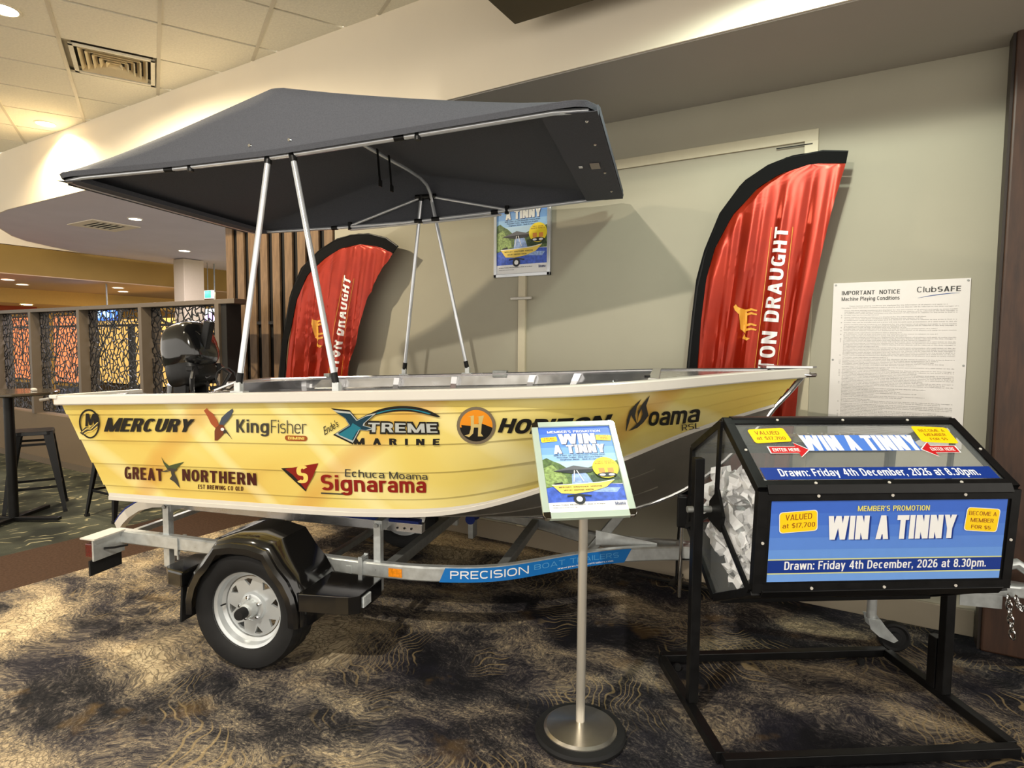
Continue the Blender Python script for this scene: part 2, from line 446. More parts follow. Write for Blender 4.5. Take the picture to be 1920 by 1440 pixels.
        for v in bm.verts: v.co = V3(mapf(v.co.x, v.co.y, v.co.z))-o_
        bmesh.ops.delete(bm, geom=[v for v in bm.verts if not v.link_faces], context='VERTS')
        me = bpy.data.meshes.new(name); bm.to_mesh(me); bm.free()
        for m in s.mats: me.materials.append(m)
        ob = bpy.data.objects.new(name, me); COL.objects.link(ob)
        if parent: ob.parent = parent
        return ob
def planemap(o, x, y, n=None):
    o = V3(o); x = V3(x); y = V3(y); n = V3(n) if n else x.cross(y).normalized()
    return lambda a, b, h: o+x*a+y*b+n*h

# ------------------------------------------------------------------ heavy block capitals (built from stems, bars, slants and bowls)
def glyph(ch, t, h, w):
    """polygons of one capital, height 1, width w, stem t, bar h; returns (width, [polys])"""
    P = []; X = .74
    def R(x0, y0, x1, y1): P.append([(x0, y0), (x1, y0), (x1, y1), (x0, y1)])
    def D(x0, y0, x1, y1, q=t): P.append([(x0, y0), (x0+q, y0), (x1+q, y1), (x1, y1)])
    def A(x0, y0, x1, y1, a0, a1, n=10, e=.8):
        cx, cy, rx, ry = (x0+x1)/2, (y0+y1)/2, (x1-x0)/2, (y1-y0)/2
        sp = lambda v: math.copysign(abs(v)**e, v)
        for k in range(n):
            a, b = math.radians(a0+(a1-a0)*k/n), math.radians(a0+(a1-a0)*(k+1)/n)
            P.append([(cx+rx*sp(math.cos(a)), cy+ry*sp(math.sin(a))), (cx+rx*sp(math.cos(b)), cy+ry*sp(math.sin(b))),
                      (cx+(rx-t)*sp(math.cos(b)), cy+(ry-h)*sp(math.sin(b))), (cx+(rx-t)*sp(math.cos(a)), cy+(ry-h)*sp(math.sin(a)))])
    if ch == 'A': w *= 1.08; D(0, 0, w/2-t/2, 1); D(w-t, 0, w/2-t/2, 1); R(w*.22, .20, w*.78, .20+h*.9)
    elif ch == 'B': R(0, 0, t, 1); R(t, 0, w*.55, h); R(t, 1-h, w*.55, 1); R(t, .5-h/2, w*.55, .5+h/2); A(w*.1, .5-h/2, w*.97, 1, -90, 90); A(w*.1, 0, w, .5+h/2, -90, 90)
    elif ch == 'C': A(0, 0, w, 1, 42, 318, 16)
    elif ch == 'D': R(0, 0, t, 1); R(t, 0, w*.5, h); R(t, 1-h, w*.5, 1); A(-w*.0, 0, w, 1, -90, 90, 12)
    elif ch == 'E': w *= .88; R(0, 0, t, 1); R(t, 0, w, h); R(t, 1-h, w, 1); R(t, .5-h/2, w*.92, .5+h/2)
    elif ch == 'F': w *= .85; R(0, 0, t, 1); R(t, 1-h, w, 1); R(t, .5-h/2, w*.9, .5+h/2)
    elif ch == 'G': A(0, 0, w, 1, 42, 325, 16); R(w*.55, .5-h, w, .5); R(w-t*.9, 0, w, .5)
    elif ch == 'H': R(0, 0, t, 1); R(w-t, 0, w, 1); R(t, .5-h/2, w-t, .5+h/2)
    elif ch == 'I': w = t; R(0, 0, t, 1)
    elif ch == 'L': w *= .82; R(0, 0, t, 1); R(t, 0, w, h)
    elif ch == 'M': w *= 1.42; R(0, 0, t, 1); R(w-t, 0, w, 1); D(0, 1, w/2-t*.5, 0, t*1.0); D(w-t, 1, w/2-t*.5, 0, t*1.0)
    elif ch == 'N': w *= 1.10; R(0, 0, t, 1); R(w-t, 0, w, 1); D(0, 1, w-t*1.1, 0, t*1.1)
    elif ch == 'O': w *= 1.06; A(0, 0, w, 1, 0, 360, 24)
    elif ch == 'Q': w *= 1.06; A(0, 0, w, 1, 0, 360, 24); D(w*.72, -.06, w*.5, .3)
    elif ch == 'P': R(0, 0, t, 1); R(t, 1-h, w*.55, 1); R(t, .42, w*.55, .42+h); A(w*.1, .42, w, 1, -90, 90)
    elif ch == 'R': R(0, 0, t, 1); R(t, 1-h, w*.55, 1); R(t, .42, w*.55, .42+h); A(w*.1, .42, w*.97, 1, -90, 90); D(w-t, 0, w*.45, .44, t*1.05)
    elif ch == 'S': A(0, .5-h/2, w, 1, 35, 270, 14); A(0, 0, w, .5+h/2, -145, 90, 14)
    elif ch == 'T': R(0, 1-h, w, 1); R(w/2-t/2, 0, w/2+t/2, 1-h)
    elif ch == 'U': R(0, .4, t, 1); R(w-t, .4, w, 1); A(0, 0, w, .8, 180, 360, 14)
    elif ch == 'V': w *= 1.05; D(w/2-t/2, 0, 0, 1); D(w/2-t/2, 0, w-t, 1)
    elif ch == 'W': w *= 1.72; D(w*.25-t/2, 0, 0, 1); D(w*.25-t/2, 0, w*.5-t/2, 1); D(w*.75-t/2, 0, w*.5-t/2, 1); D(w*.75-t/2, 0, w-t, 1)
    elif ch == 'X': D(0, 0, w-t, 1); D(w-t, 0, 0, 1)
    elif ch == 'Y': w *= 1.05; D(w/2-t/2, .42, 0, 1); D(w/2-t/2, .42, w-t, 1); R(w/2-t/2, 0, w/2+t/2, .46)
    elif ch == 'Z': R(0, 0, w, h); R(0, 1-h, w, 1); D(0, h, w-t*1.2, 1-h, t*1.2)
    elif ch == ' ': w = w*.45
    elif ch == 'a': w *= .9; R(w-t, 0, w, .5); A(.02, .22, w, X, 0, 165); A(0, 0, w, .46, 90, 270); R(w*.45, 0, w-t*.5, h*.9); R(w*.45, .46-h*.9, w-t*.5, .46)
    elif ch == 'b': w *= .95; R(0, 0, t, 1); A(0, 0, w, X, 0, 360, 20)
    elif ch == 'c': w *= .85; A(0, 0, w, X, 45, 315, 14)
    elif ch == 'd': w *= .95; R(w-t, 0, w, 1); A(0, 0, w, X, 0, 360, 20)
    elif ch == 'e': w *= .92; A(0, 0, w, X, 0, 318, 16); R(t*.5, X/2-h*.5, w-t*.4, X/2+h*.35)
    elif ch == 'f': w *= .6; R(w*.22, 0, w*.22+t, .8); A(w*.22, .55, w*1.5, 1, 85, 180, 8); R(0, X-h, w, X)
    elif ch == 'g': w *= .95; A(0, 0, w, X, 0, 360, 20); R(w-t, -.05, w, X); A(0, -.27, w, .25, 200, 360, 10)
    elif ch == 'h': w *= .9; R(0, 0, t, 1); A(0, .1, w, X, 0, 130); R(w-t, 0, w, .44)
    elif ch == 'i': w = t; R(0, 0, t, X); R(0, .86, t, 1)
    elif ch == 'k': w *= .88; R(0, 0, t, 1); D(w-t*1.1, 0, t*.7, .45, t*1.1); D(t*.7, .26, w-t*1.1, X, t*1.1)
    elif ch == 'l': w = t; R(0, 0, t, 1)
    elif ch == 'm':
        q = w*.82; R(0, 0, t, X); A(0, .1, q, X, 0, 130); R(q-t, 0, q, .44); A(q-t, .1, 2*q-t, X, 0, 130); R(2*q-2*t, 0, 2*q-t, .44); w = 2*q-t
    elif ch == 'n': w *= .9; R(0, 0, t, X); A(0, .1, w, X, 0, 130); R(w-t, 0, w, .44)
    elif ch == 'o': w *= .96; A(0, 0, w, X, 0, 360, 20)
    elif ch == 'p': w *= .95; R(0, -.27, t, X); A(0, 0, w, X, 0, 360, 20)
    elif ch == 'r': w *= .58; R(0, 0, t, X); A(0, .1, w*1.5, X, 60, 130, 6)
    elif ch == 's': w *= .8; A(0, X*.5-h*.45, w, X, 30, 270, 12); A(0, 0, w, X*.5+h*.45, -150, 90, 12)
    elif ch == 't': w *= .58; R(w*.2, .16, w*.2+t, .94); A(w*.2, 0, w*1.5, .4, 180, 275, 6); R(0, X-h, w, X)
    elif ch == 'u': w *= .9; R(w-t, 0, w, X); A(0, 0, w, .6, 180, 310); R(0, .3, t, X)
    elif ch == 'v': w *= .9; D(w/2-t/2, 0, 0, X); D(w/2-t/2, 0, w-t, X)
    elif ch == 'w': w *= 1.35; D(w*.25-t/2, 0, 0, X); D(w*.25-t/2, 0, w*.5-t/2, X); D(w*.75-t/2, 0, w*.5-t/2, X); D(w*.75-t/2, 0, w-t, X)
    elif ch == 'y': w *= .9; D(w/2-t/2, 0, 0, X); D(w/2-t/2-.14*w, -.27, w-t, X)
    elif ch == 'x': w *= .9; D(0, 0, w-t, X); D(w-t, 0, 0, X)
    elif ch == '0': w *= .9; A(0, 0, w, 1, 0, 360, 22)
    elif ch == '1': w = t*1.7; R(w-t, 0, w, 1); R(0, .74, w-t, .74+h*.8)
    elif ch == '2': w *= .9; A(0, .4, w, 1, -38, 165, 12); D(0, h*.6, w*.62-t*.3, .52, t*1.1); R(0, 0, w, h)
    elif ch == '3': w *= .9; A(0, .5-h*.45, w, 1, -90, 150, 12); A(0, 0, w, .5+h*.45, -150, 90, 12)
    elif ch == '4': w *= .95; R(w*.58, 0, w*.58+t, 1); R(0, .22, w, .22+h); D(0, .3, w*.58-t*.1, 1, t*.9)
    elif ch == '5': w *= .9; R(0, .48, t, 1); R(t, 1-h, w*.95, 1); A(0, 0, w, .64, -155, 125, 14)
    elif ch == '6': w *= .9; A(0, 0, w, .62, 0, 360, 18); A(0, 0, w*1.05, 1, 60, 185, 12)
    elif ch == '7': w *= .88; R(0, 1-h, w, 1); D(w*.22, 0, w-t, 1-h)
    elif ch == '8': w *= .9; A(.02, .5-h*.45, w-.02, 1, 0, 360, 18); A(0, 0, w, .5+h*.45, 0, 360, 18)
    elif ch == '9': w *= .9; A(0, .38, w, 1, 0, 360, 18); A(-.05*w, 0, w, 1, -120, 5, 12)
    elif ch == '$': w *= .9; A(0, .5-h/2, w, 1, 35, 270, 14); A(0, 0, w, .5+h/2, -145, 90, 14); R(w/2-t*.22, -.08, w/2+t*.22, 1.08)
    elif ch == '.': w = t; R(0, 0, t, h*1.2)
    elif ch == ',': w = t; R(0, 0, t, h*1.2); D(0, -.14, t*.4, 0, t*.5)
    elif ch == ':': w = t; R(0, 0, t, h*1.2); R(0, X-h*1.2, t, X)
    elif ch == "'": w = t*.8; R(0, .72, w, 1)
    elif ch == 'J': R(w-t, .4, w, 1); A(0, 0, w, .8, 200, 360, 12)
    elif ch == 'K': R(0, 0, t, 1); D(w-t*1.1, 0, t*.7, .55, t*1.1); D(t*.7, .40, w-t*1.1, 1, t*1.1)
    return w, P
def block_mesh(body, t=.26, h=.2, w=.62, gap=.08, shear=0.0):
    vs, fs, x = [], [], 0
    for ch in body:
        gw, P = glyph(ch, t, h, w)
        for p in P:
            o = len(vs); vs += [(x+a+shear*b, b) for a, b in p]; fs.append(tuple(range(o, o+len(p))))
        x += gw+gap
    return vs, fs
def dblock(d, body, quad, m, t=.26, h=.2, w=.62, gap=.08, shear=0.0, grow=0.0):
    vs, fs = block_mesh(body, t, h, w, gap, shear)
    if not hasattr(quad[0], '__len__'):
        x0, y0, x1, y1 = quad; quad = [(x0, y0), (x1, y0), (x1, y1), (x0, y1)]
    ax = min(v[0] for v in vs); bx = max(v[0] for v in vs); out = []
    for x, y in vs:
        u = (x-ax)/(bx-ax); v = y
        b0 = [quad[0][i]*(1-u)+quad[1][i]*u for i in (0, 1)]; t0 = [quad[3][i]*(1-u)+quad[2][i]*u for i in (0, 1)]
        out.append((b0[0]*(1-v)+t0[0]*v, b0[1]*(1-v)+t0[1]*v))
    d.items.append((out, fs, d.mi(m), d.lay, True)); d.lay += 1
    return d

def dtext(d, body, quad, m, wt=1.0, shear=0.0, gap=.11, w=.62):
    """bold sans lettering fitted to the quad by its full height (descenders included)"""
    vs, fs = block_mesh(body, .17*wt, .145*wt, w, gap, shear)
    if not hasattr(quad[0], '__len__'):
        x0, y0, x1, y1 = quad; quad = [(x0, y0), (x1, y0), (x1, y1), (x0, y1)]
    ax = min(v[0] for v in vs); bx = max(v[0] for v in vs); ay = min(v[1] for v in vs); by = max(v[1] for v in vs); out = []
    for x, y in vs:
        u = (x-ax)/(bx-ax); v = (y-ay)/(by-ay)
        b0 = [quad[0][i]*(1-u)+quad[1][i]*u for i in (0, 1)]; t0 = [quad[3][i]*(1-u)+quad[2][i]*u for i in (0, 1)]
        out.append((b0[0]*(1-v)+t0[0]*v, b0[1]*(1-v)+t0[1]*v))
    d.items.append((out, fs, d.mi(m), d.lay, True)); d.lay += 1
    return d

# ------------------------------------------------------------------ THE SETTING
YW = 4.10      # main wall plane
YB = 3.22      # bulkhead face
ZS = 3.17      # soffit / lower ceiling
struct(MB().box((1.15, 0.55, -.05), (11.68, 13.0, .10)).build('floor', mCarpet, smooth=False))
struct(MB().box((-5.085, 3.0, -.05), (.79, 18.0, .10)).build('trim_1', mBorder, smooth=False))
struct(MB().box((-11.74, 5.0, -.05), (12.52, 16.0, .10)).build('floor_left', mCarpet2, smooth=False))
# back wall (Y = YW), plain part right of the slatted part
struct(MB().box(((-4.40+3.2)/2, YW+.06, 1.6), (7.6, .12, 3.2)).build('wall_back', mWall, smooth=False))
bb = struct(MB().box(((-4.40+.55)/2, YW-.008, .075), (4.95, .016, .15)).build('baseboard_back', mSkirt, smooth=False, bevel=.004))
# slatted timber part of the wall
sw = struct(MB().box((-5.225, YW+.07, 1.6), (1.65, .10, 3.2)).build('wall_slatted', flat('black_backing', 20, 17, 15, .8), smooth=False))
sl = None
for k in range(9):
    x = -5.99+.19*k
    if sl is None:
        sl = MB().box((0, 0, 0), (.112, .025, 3.12)).build('slat', mSlat, sw, smooth=False, bevel=.003)
        o = sl
    else:
        o = sl.copy(); COL.objects.link(o); o.parent = sw
    o.location = (x, YW-.005, 1.56)
# bulkhead face + soffit, with its rounded left end
soff = [(-9.0, YB), (-9.45, 3.27), (-9.95, 3.38), (-10.59, 3.69), (-11.2, 4.05), (-11.57, 4.37), (-11.9, 4.86), (-12.25, 5.5), (-12.3, 9.0), (-5.9, 9.0), (-5.9, YW+.02), (3.2, YW+.02), (3.2, YB)]
mb = MB().prism(soff, lambda x, y: (x, y, ZS), lambda x, y: (x, y, ZS+.02))
SOFF = struct(mb.build('ceiling_soffit', mLilac, smooth=False))
fp = [(3.2, YB)]+[(x, YB) for x in (-3.0, -8.6)]+soff[0:8]
mb = MB()
for z0, z1 in ((ZS-.002, ZT),):
    vs = [(x, y-.0, z0) for x, y in fp]+[(x, y, z1) for x, y in fp]; n = len(fp)
    mb.add(vs, [(i, i+1, i+1+n, i+n) for i in range(n-1)])
struct(mb.build('wall_bulkhead', mCream, smooth=True, solid=.012))
# the soffit strip over the boat is painted like the wall
struct(MB().box(((-5.9+3.2)/2, (YB+YW)/2+.004, ZS-.004), (9.1, YW-YB-.012, .006)).build('ceiling_strip', mSoffit, smooth=False))
# hanging dark box overhead
struct(MB().box((.35, 2.165, 3.62), (4.3, 1.73, .44)).build('ceiling_recess_box', flat('dark_recess_paint', 92, 82, 58, .8), smooth=False))
# tiled ceiling
CEIL = struct(MB().box((-6.5, -.2, ZT+.06), (19.0, 6.8, .04)).build('ceiling', mTee, smooth=False))
g = math.radians(151.55); gd = Vector((math.cos(g), math.sin(g), 0)); gp = Vector((-math.sin(g), math.cos(g), 0))
P1, P2 = .633, .645
VENT = (6.06, .205)
def clip_tile(a0, a1, b0, b1, z0, z1):
    bm = bmesh.new(); c = [gd*a+gp*b for a, b in ((a0, b0), (a1, b0), (a1, b1), (a0, b1))]
    lo = [bm.verts.new((p.x, p.y, z0)) for p in c]; hi = [bm.verts.new((p.x, p.y, z1)) for p in c]
    bm.faces.new(lo[::-1]); bm.faces.new(hi)
    for i in range(4): bm.faces.new((lo[i], lo[(i+1) % 4], hi[(i+1) % 4], hi[i]))
    for co, no in (((0, YB-.008, 0), (0, 1, 0)), ((0, -3.4, 0), (0, -1, 0)), ((-15.9, 0, 0), (-1, 0, 0)), ((2.9, 0, 0), (1, 0, 0))):
        r = bmesh.ops.bisect_plane(bm, geom=bm.verts[:]+bm.edges[:]+bm.faces[:], plane_co=co, plane_no=no, clear_outer=True)
        ed = [e for e in r['geom_cut'] if isinstance(e, bmesh.types.BMEdge)]
        if ed:
            try: bmesh.ops.contextual_create(bm, geom=ed)
            except Exception: pass
    return bm
far = MB()
for i in range(-9, 22):
    for j in range(-9, 12):
        a0 = 5.09+P1*i; b0 = -.105+P2*j
        if 5.09+P1*1-.01 < a0 < 5.09+P1*1+.01 and j == 0: continue
        a1 = a0+P1; b1 = b0+P2; ce = gd*(a0+P1/2)+gp*(b0+P2/2)
        if ce.y > YB+.45 or ce.x < -16 or ce.x > 3.2 or ce.y < -3.7: continue
        bm = clip_tile(a0+.012, a1-.012, b0+.012, b1-.012, ZT-.006-random.random()*.002, ZT+.012)
        if len(bm.faces) < 4: bm.free(); continue
        dx = ce.x; near = (-9.8 < ce.x < -1.4 and ce.y > .6)
        if near:
            me = bpy.data.meshes.new('ceiling_tile'); bm.to_mesh(me); me.materials.append(mTile)
            o = bpy.data.objects.new('ceiling_tile', me); COL.objects.link(o); o.parent = CEIL
        else:
            bm.verts.ensure_lookup_table()
            for v in bm.verts: v.index = v.index
            bm.verts.index_update(); far.add([v.co.copy() for v in bm.verts], [tuple(v.index for v in f.verts) for f in bm.faces])
        bm.free()
ft = far.build('ceiling_tiles_beyond', mTile, CEIL, smooth=False); ft['kind'] = 'stuff'
# tee bars, proud of the tiles
mb = MB()
for j in range(-8, 12):
    b = -.105+P2*j; L = []
    for a in (-2, 18):
        L.append(gd*a+gp*b)
    # clip to y<YB
    p, q = L
    def cut(p, q, y, keep_less):
        if abs(q.y-p.y) < 1e-6: return p, q
        t = (y-p.y)/(q.y-p.y); x = p+(q-p)*t
        if (p.y > y) == keep_less: p = x
        if (q.y > y) == keep_less: q = x
        return p, q
    if p.y > YB and q.y > YB: continue
    p, q = cut(p, q, YB-.01, True)
    if max(p.y, q.y) < -3.3: continue
    p, q = cut(p, q, -3.3, False)
    mb.bar((p.x, p.y, ZT-.004), (q.x, q.y, ZT-.004), .026, .012)
mb.build('ceiling_tee_bar', mTee, CEIL, smooth=False)
# louvred air vent set in the tile grid
c = gd*6.045+gp*.205
vt = thing('ceiling_vent', 'square louvred air vent set in the tiled ceiling', 'vent', (c.x, c.y, ZT-.01), g)
w2 = .27
mb = MB()
for sx, sy, dx_, dy_ in ((0, 1, 2*w2, .03), (0, -1, 2*w2, .03), (1, 0, .03, 2*w2), (-1, 0, .03, 2*w2)):
    mb.box((sx*w2, sy*w2, 0), (dx_+.03 if sx == 0 else dx_, dy_+.03 if sy == 0 else dy_, .014))
mb.build('frame', mTile, vt, smooth=False)
MB().box((0, 0, .05), (2*w2, 2*w2, .01)).build('backing', flat('vent_dark', 40, 34, 24, .9), vt, smooth=False)
mVane = mat('vent_vane', rgb(222, 206, 168), .5, noise=.03)
for q in range(4):
    R = Matrix.Rotation(q*PI/2, 3, 'Z')
    for k in range(5):
        r = .055+.044*k
        pts = [R @ Vector((r, -r, -.004)), R @ Vector((r, r, -.004)), R @ Vector((r-.028, r-.028, .035)), R @ Vector((r-.028, -r+.028, .035))]
        mb = MB(); mb.add(pts, [(0, 1, 2, 3)]); mb.build('louvre', mVane, vt, smooth=False, solid=.003)
# smoke detector
p = (-5.95, 2.07)
t = thing('smoke_detector', 'small round white smoke detector on the ceiling near the left edge', 'detector', (-6.08, 2.02, ZT-.012))
MB().lathe([(.05, 0), (.052, -.012), (.04, -.03), (.018, -.036)], n=24).build('body', mTile, t)
MB().lathe([(.004, -.036), (.004, -.039)], n=8).build('indicator', mat('red_led', (1, .1, .05, 1), .4, emit=3), t)
# downlights
def downlight(x, y, z, label, r=.085, m=None, grp=None):
    t = thing('downlight', label, 'light', (x, y, z), group=grp)
    MB().lathe([(r*1.15, .0), (r*1.17, -.006), (r*.98, -.008), (r*.95, .0)], n=28, capa=False, capb=False).build('trim_ring', mTile, t)
    MB().lathe([(r*.95, -.001), (r*.95, -.003)], n=28).build('diffuser', m or mGlow, t)
    return t
downlight(-7.465, 3.03, ZT-.006, 'recessed warm downlight close to the bulkhead that lights it')
downlight(-5.17, 1.88, ZT-.006, 'recessed warm downlight in the tiles at the top left corner')
downlight(-3.7, .1, ZT-.008, 'recessed warm downlight in the tiles over the near side of the canopy')
downlight(-1.05, -.8, ZT-.008, 'recessed white downlight in the tiled ceiling behind the viewer', m=mGlowW)
downlight(-8.19, 4.27, ZS-.002, 'small white downlight in the lower grey ceiling, beside the vent', .075, mGlowW)
downlight(-10.28, 6.16, ZS-.002, 'small white downlight in the lower grey ceiling, beside the pillar', .09, mGlowW)
# flat vent in lower ceiling
t = thing('ceiling_vent', 'flat square vent with a slotted opening in the lower grey ceiling', 'vent', (-9.05, 4.31, ZS-.004), .0)
mb = MB()
for sx, sy in ((0, 1), (0, -1), (1, 0), (-1, 0)):
    mb.box((sx*.28, sy*.24, 0), ((.68, .12, .012) if sx == 0 else (.12, .358, .012)))
mb.build('frame', mCream, t, smooth=False)
MB().box((0, 0, .001), (.44, .36, .006)).build('opening', flat('vent_dark', 40, 34, 24, .9), t, smooth=False)
for k in range(4): MB().box((0, -.12+.08*k, -.003), (.42, .02, .006)).build('louvre', mTile, t, smooth=False)
# pillar at the far right, in front of the wall
COLM = struct(MB().box((1.60, 4.03, 1.62), (2.08, .22, 3.24)).build('column_right', mDkWood, smooth=False, bevel=.01))
MB().box((.553, 3.99, 1.6), (.012, .10, 3.2)).build('edge_strip', flat('dark_edge_strip', 40, 30, 24, .5), COLM, smooth=False)
# surface trunking on the wall
t = thing('cable_trunking', 'flat painted cable trunking running along the wall and down behind the right flag', 'trunking', (-1.9, YW, 2.86))
mTrunk = mat('painted_trunking', rgb(196, 186, 160), .5, noise=.02)
MB().box((-1.95, YW-.008, 2.862), (3.26, .014, .066)).build('channel', mTrunk, t, (-1.9, YW, 2.86), smooth=False, bevel=.002)
MB().box((-.356, YW-.008, 1.42), (.075, .014, 2.82)).build('channel', mTrunk, t, (-1.9, YW, 2.86), smooth=False, bevel=.002)
MB().box((-.45, YW-.016, 2.81), (.20, .003, .006)).build('scratch', flat('black_backing', 20, 17, 15), t, (-1.9, YW, 2.86), smooth=False)
t = thing('wall_post', 'narrow painted upright channel below the framed poster with a small cross bar', 'trunking', (-2.34, YW, .15))
MB().box((-2.34, YW-.015, 1.14), (.062, .028, 1.97)).build('upright', mTrunk, t, (-2.34, YW, .15), smooth=False, bevel=.002)
MB().tube([(-2.43, YW-.04, 1.953), (-2.25, YW-.04, 1.953)], .011).build('cross_bar', mAluP, t, (-2.34, YW, .15))

# ------------------------------------------------------------------ gaming room far behind, past the partition
XO = -12.3
struct(MB().box((XO-.05, 5.2, (ZS+2.70)/2), (.10, 7.0, ZS-2.70)).build('trim_2', mOlive, smooth=False))
struct(MB().box((XO-.04, 5.2, ZS+.3), (.10, 7.0, .58)).build('trim_3', mCream, smooth=False))
mPk = mat('pinkish_ceiling_paint', rgb(206, 178, 152), .8, noise=.02, spec=.2)
struct(MB().box((-14.19, 6.5, 2.699), (3.84, 9.0, .012)).build('ceiling_far', mPk, smooth=False))
mOl2 = mat('tan_far_wall_paint', rgb(206, 172, 104), .8, noise=.03, spec=.2)
struct(MB().box((-15.6, 6.5, 2.56), (.08, 9.0, .34)).build('trim_4', mOl2, smooth=False))
struct(MB().box((-17.6, 6.5, 2.42), (4.0, 9.0, .03)).build('ceiling_far_lower', mPk, smooth=False))
struct(MB().box((-17.5, 8.0, 1.3), (.1, 12.0, 2.6)).build('wall_far', mOl2, smooth=False))
struct(MB().box((-12.2, 13.0, 1.6), (10.8, .1, 3.2)).build('wall_far_end', mOl2, smooth=False))
struct(MB().box((-9.0, 11.0, 3.2), (7.0, 4.0, .03)).build('ceiling_far_end', mLilac, smooth=False))
struct(MB().box((-17.4, 5.0, 2.33), (.1, 3.4, .22)).build('trim_5', flat('terracotta_band', 150, 60, 30, .7), smooth=False))
for i, (x, y, z, l) in enumerate([(-13.4, 4.75, 2.69, 'far downlight under the pinkish ceiling, leftmost'), (-14.3, 5.3, 2.69, 'far downlight under the pinkish ceiling, second from the left'), (-13.3, 6.55, 2.69, 'far downlight under the pinkish ceiling, third from the left'), (-14.2, 7.1, 2.69, 'far downlight under the pinkish ceiling, closest to the pillar')]):
    downlight(x, y, z, l, .10, mGlowW)
downlight(-16.3, 6.1, 2.40, 'bright lamp in front of the terracotta band at the far left', .11, mGlow)
struct(MB().box((-11.34, 6.87, 1.58), (.34, .40, 3.16)).build('pillar', [mat('pillar_paint', rgb(196, 180, 156), .8, noise=.02)], smooth=False, bevel=.01))
# exit sign
t = thing('exit_sign', 'small green and white illuminated exit sign beyond the partition', 'sign', (-11.42, 7.3, 2.54))
MB().box((0, 0, 0), (.34, .05, .16)).build('box', mat('sign_white_lit', (1, 1, 1, 1), .4, noise=0, emit=.9), t, smooth=False, bevel=.005)
MB().box((.04, -.028, 0), (.20, .008, .14)).build('sign_face', mat('sign_green_lit', rgb(30, 190, 150), .4, noise=0, emit=1.0), t, smooth=False)
MB().tube([(0, 0, .08), (0, 0, .63)], .008).build('hanger', mGalvD, t)
# screens
def telly(loc, w, h, rz, label, c1, c2, e=2.2):
    t = thing('television', label, 'television', loc, rz)
    MB().box((0, 0, 0), (w, .06, h)).build('housing', mGloss, t, smooth=False, bevel=.004)
    d = Decal(); mA = mat('screen_'+str(c1), rgb(*c1), .3, noise=.3, scale=9, emit=e); mB2 = mat('screen_'+str(c2), rgb(*c2), .3, noise=.3, scale=14, emit=e)
    d.rect(-w*.47, -h*.45, w*.47, h*.45, mA)
    for k in range(5): d.rect(-w*.42+w*.17*k, -h*.3, -w*.42+w*.17*k+w*.12, h*(.05+.3*((k*7) % 3)/3), mB2)
    d.build('screen', t, lambda a, b, z: (a, -.031-z, b))
    MB().tube([(0, .02, h/2), (0, .02, ZS-loc[2])], .015, 8).build('hanger', mGalvD, t)
    return t
telly((-12.64, 6.0, 2.13), 1.0, .31, 0, 'television with a blue picture beyond the partition', (60, 110, 235), (150, 190, 250))
telly((-11.46, 7.45, 2.12), .66, .32, 0, 'television with a bright white picture behind the outboard motor', (214, 222, 255), (180, 150, 230))
# glowing orange wall panels
for k, (x, lab) in enumerate(((-13.56, 'glowing orange wall panel seen through the leftmost lattice'), (-12.08, 'glowing orange wall panel beside a dark post'))):
    t = thing('glow_panel', lab, 'light panel', (x, 5.1, 1.45), 0)
    MB().box((0, 0, -1.05), (1.27 if k == 0 else .92, .05, .8)).build('plinth', flat('panel_frame', 50, 40, 32), t, smooth=False)
    MB().box((0, 0, 0), (1.27 if k == 0 else .92, .05, 1.2)).build('frame', flat('panel_frame', 50, 40, 32), t, smooth=False)
    MB().box((0, -.03, 0), (1.2 if k == 0 else .85, .012, 1.14)).build('diffuser', mat('orange_backlit_sheet', rgb(226, 128, 78), .6, noise=.1, scale=6, emit=.9), t, smooth=False)
t = thing('glow_panel', 'long lamplit yellow wall, its light given as glow, behind the middle and right lattices', 'light panel', (-14.2, 7.66, 1.35), 0)
MB().box((0, 0, -1.05), (6.0, .05, .6)).build('plinth', flat('panel_frame', 50, 40, 32), t, smooth=False)
MB().box((0, 0, 0), (6.0, .05, 1.6)).build('frame', flat('panel_frame', 50, 40, 32), t, smooth=False)
MB().box((0, -.03, 0), (5.94, .012, 1.54)).build('diffuser', mat('yellow_wall_glow', rgb(226, 184, 104), .6, noise=.12, scale=4, emit=.8), t, smooth=False)  # lit yellow wall: the lamplight on it is put in as emission

# partition with lattice panels
YS = 3.65
mFrame = flat('partition_frame', 92, 80, 66, .5)
mDkFr = flat('partition_dark', 34, 29, 26, .5)
mLat = flat('lattice_black', 24, 20, 18, .5)
PT = thing('partition_screen', 'long low partition with dark posts and web pattern lattice panels', 'partition', (-8.0, YS, 0))
OFF = (-8.0, YS, 0)
MB().box((-8.4, YS, 1.985), (6.5, .20, .045)).build('top_rail', mFrame, PT, OFF, smooth=False, bevel=.003)
MB().box((-8.4, YS, .325), (6.5, .16, .65)).build('base_panel', flat('taupe_base', 110, 92, 68, .7), PT, OFF, smooth=False, bevel=.003)
MB().box((-8.4, YS-.085, .04), (6.5, .01, .08)).build('base_skirting', flat('taupe_skirt', 96, 82, 64, .6), PT, OFF, smooth=False)
posts = [-10.55, -9.42, -8.14, -6.78, -5.42]
for x in posts: MB().box((x, YS, 1.305), (.065, .21, 1.32)).build('post', [mFrame], PT, OFF, smooth=False, bevel=.003)
MB().box((-5.345, YS, 1.0), (.085, .16, 2.0)).build('end_post', flat('black_backing', 20, 17, 15), PT, OFF, smooth=False, bevel=.003)
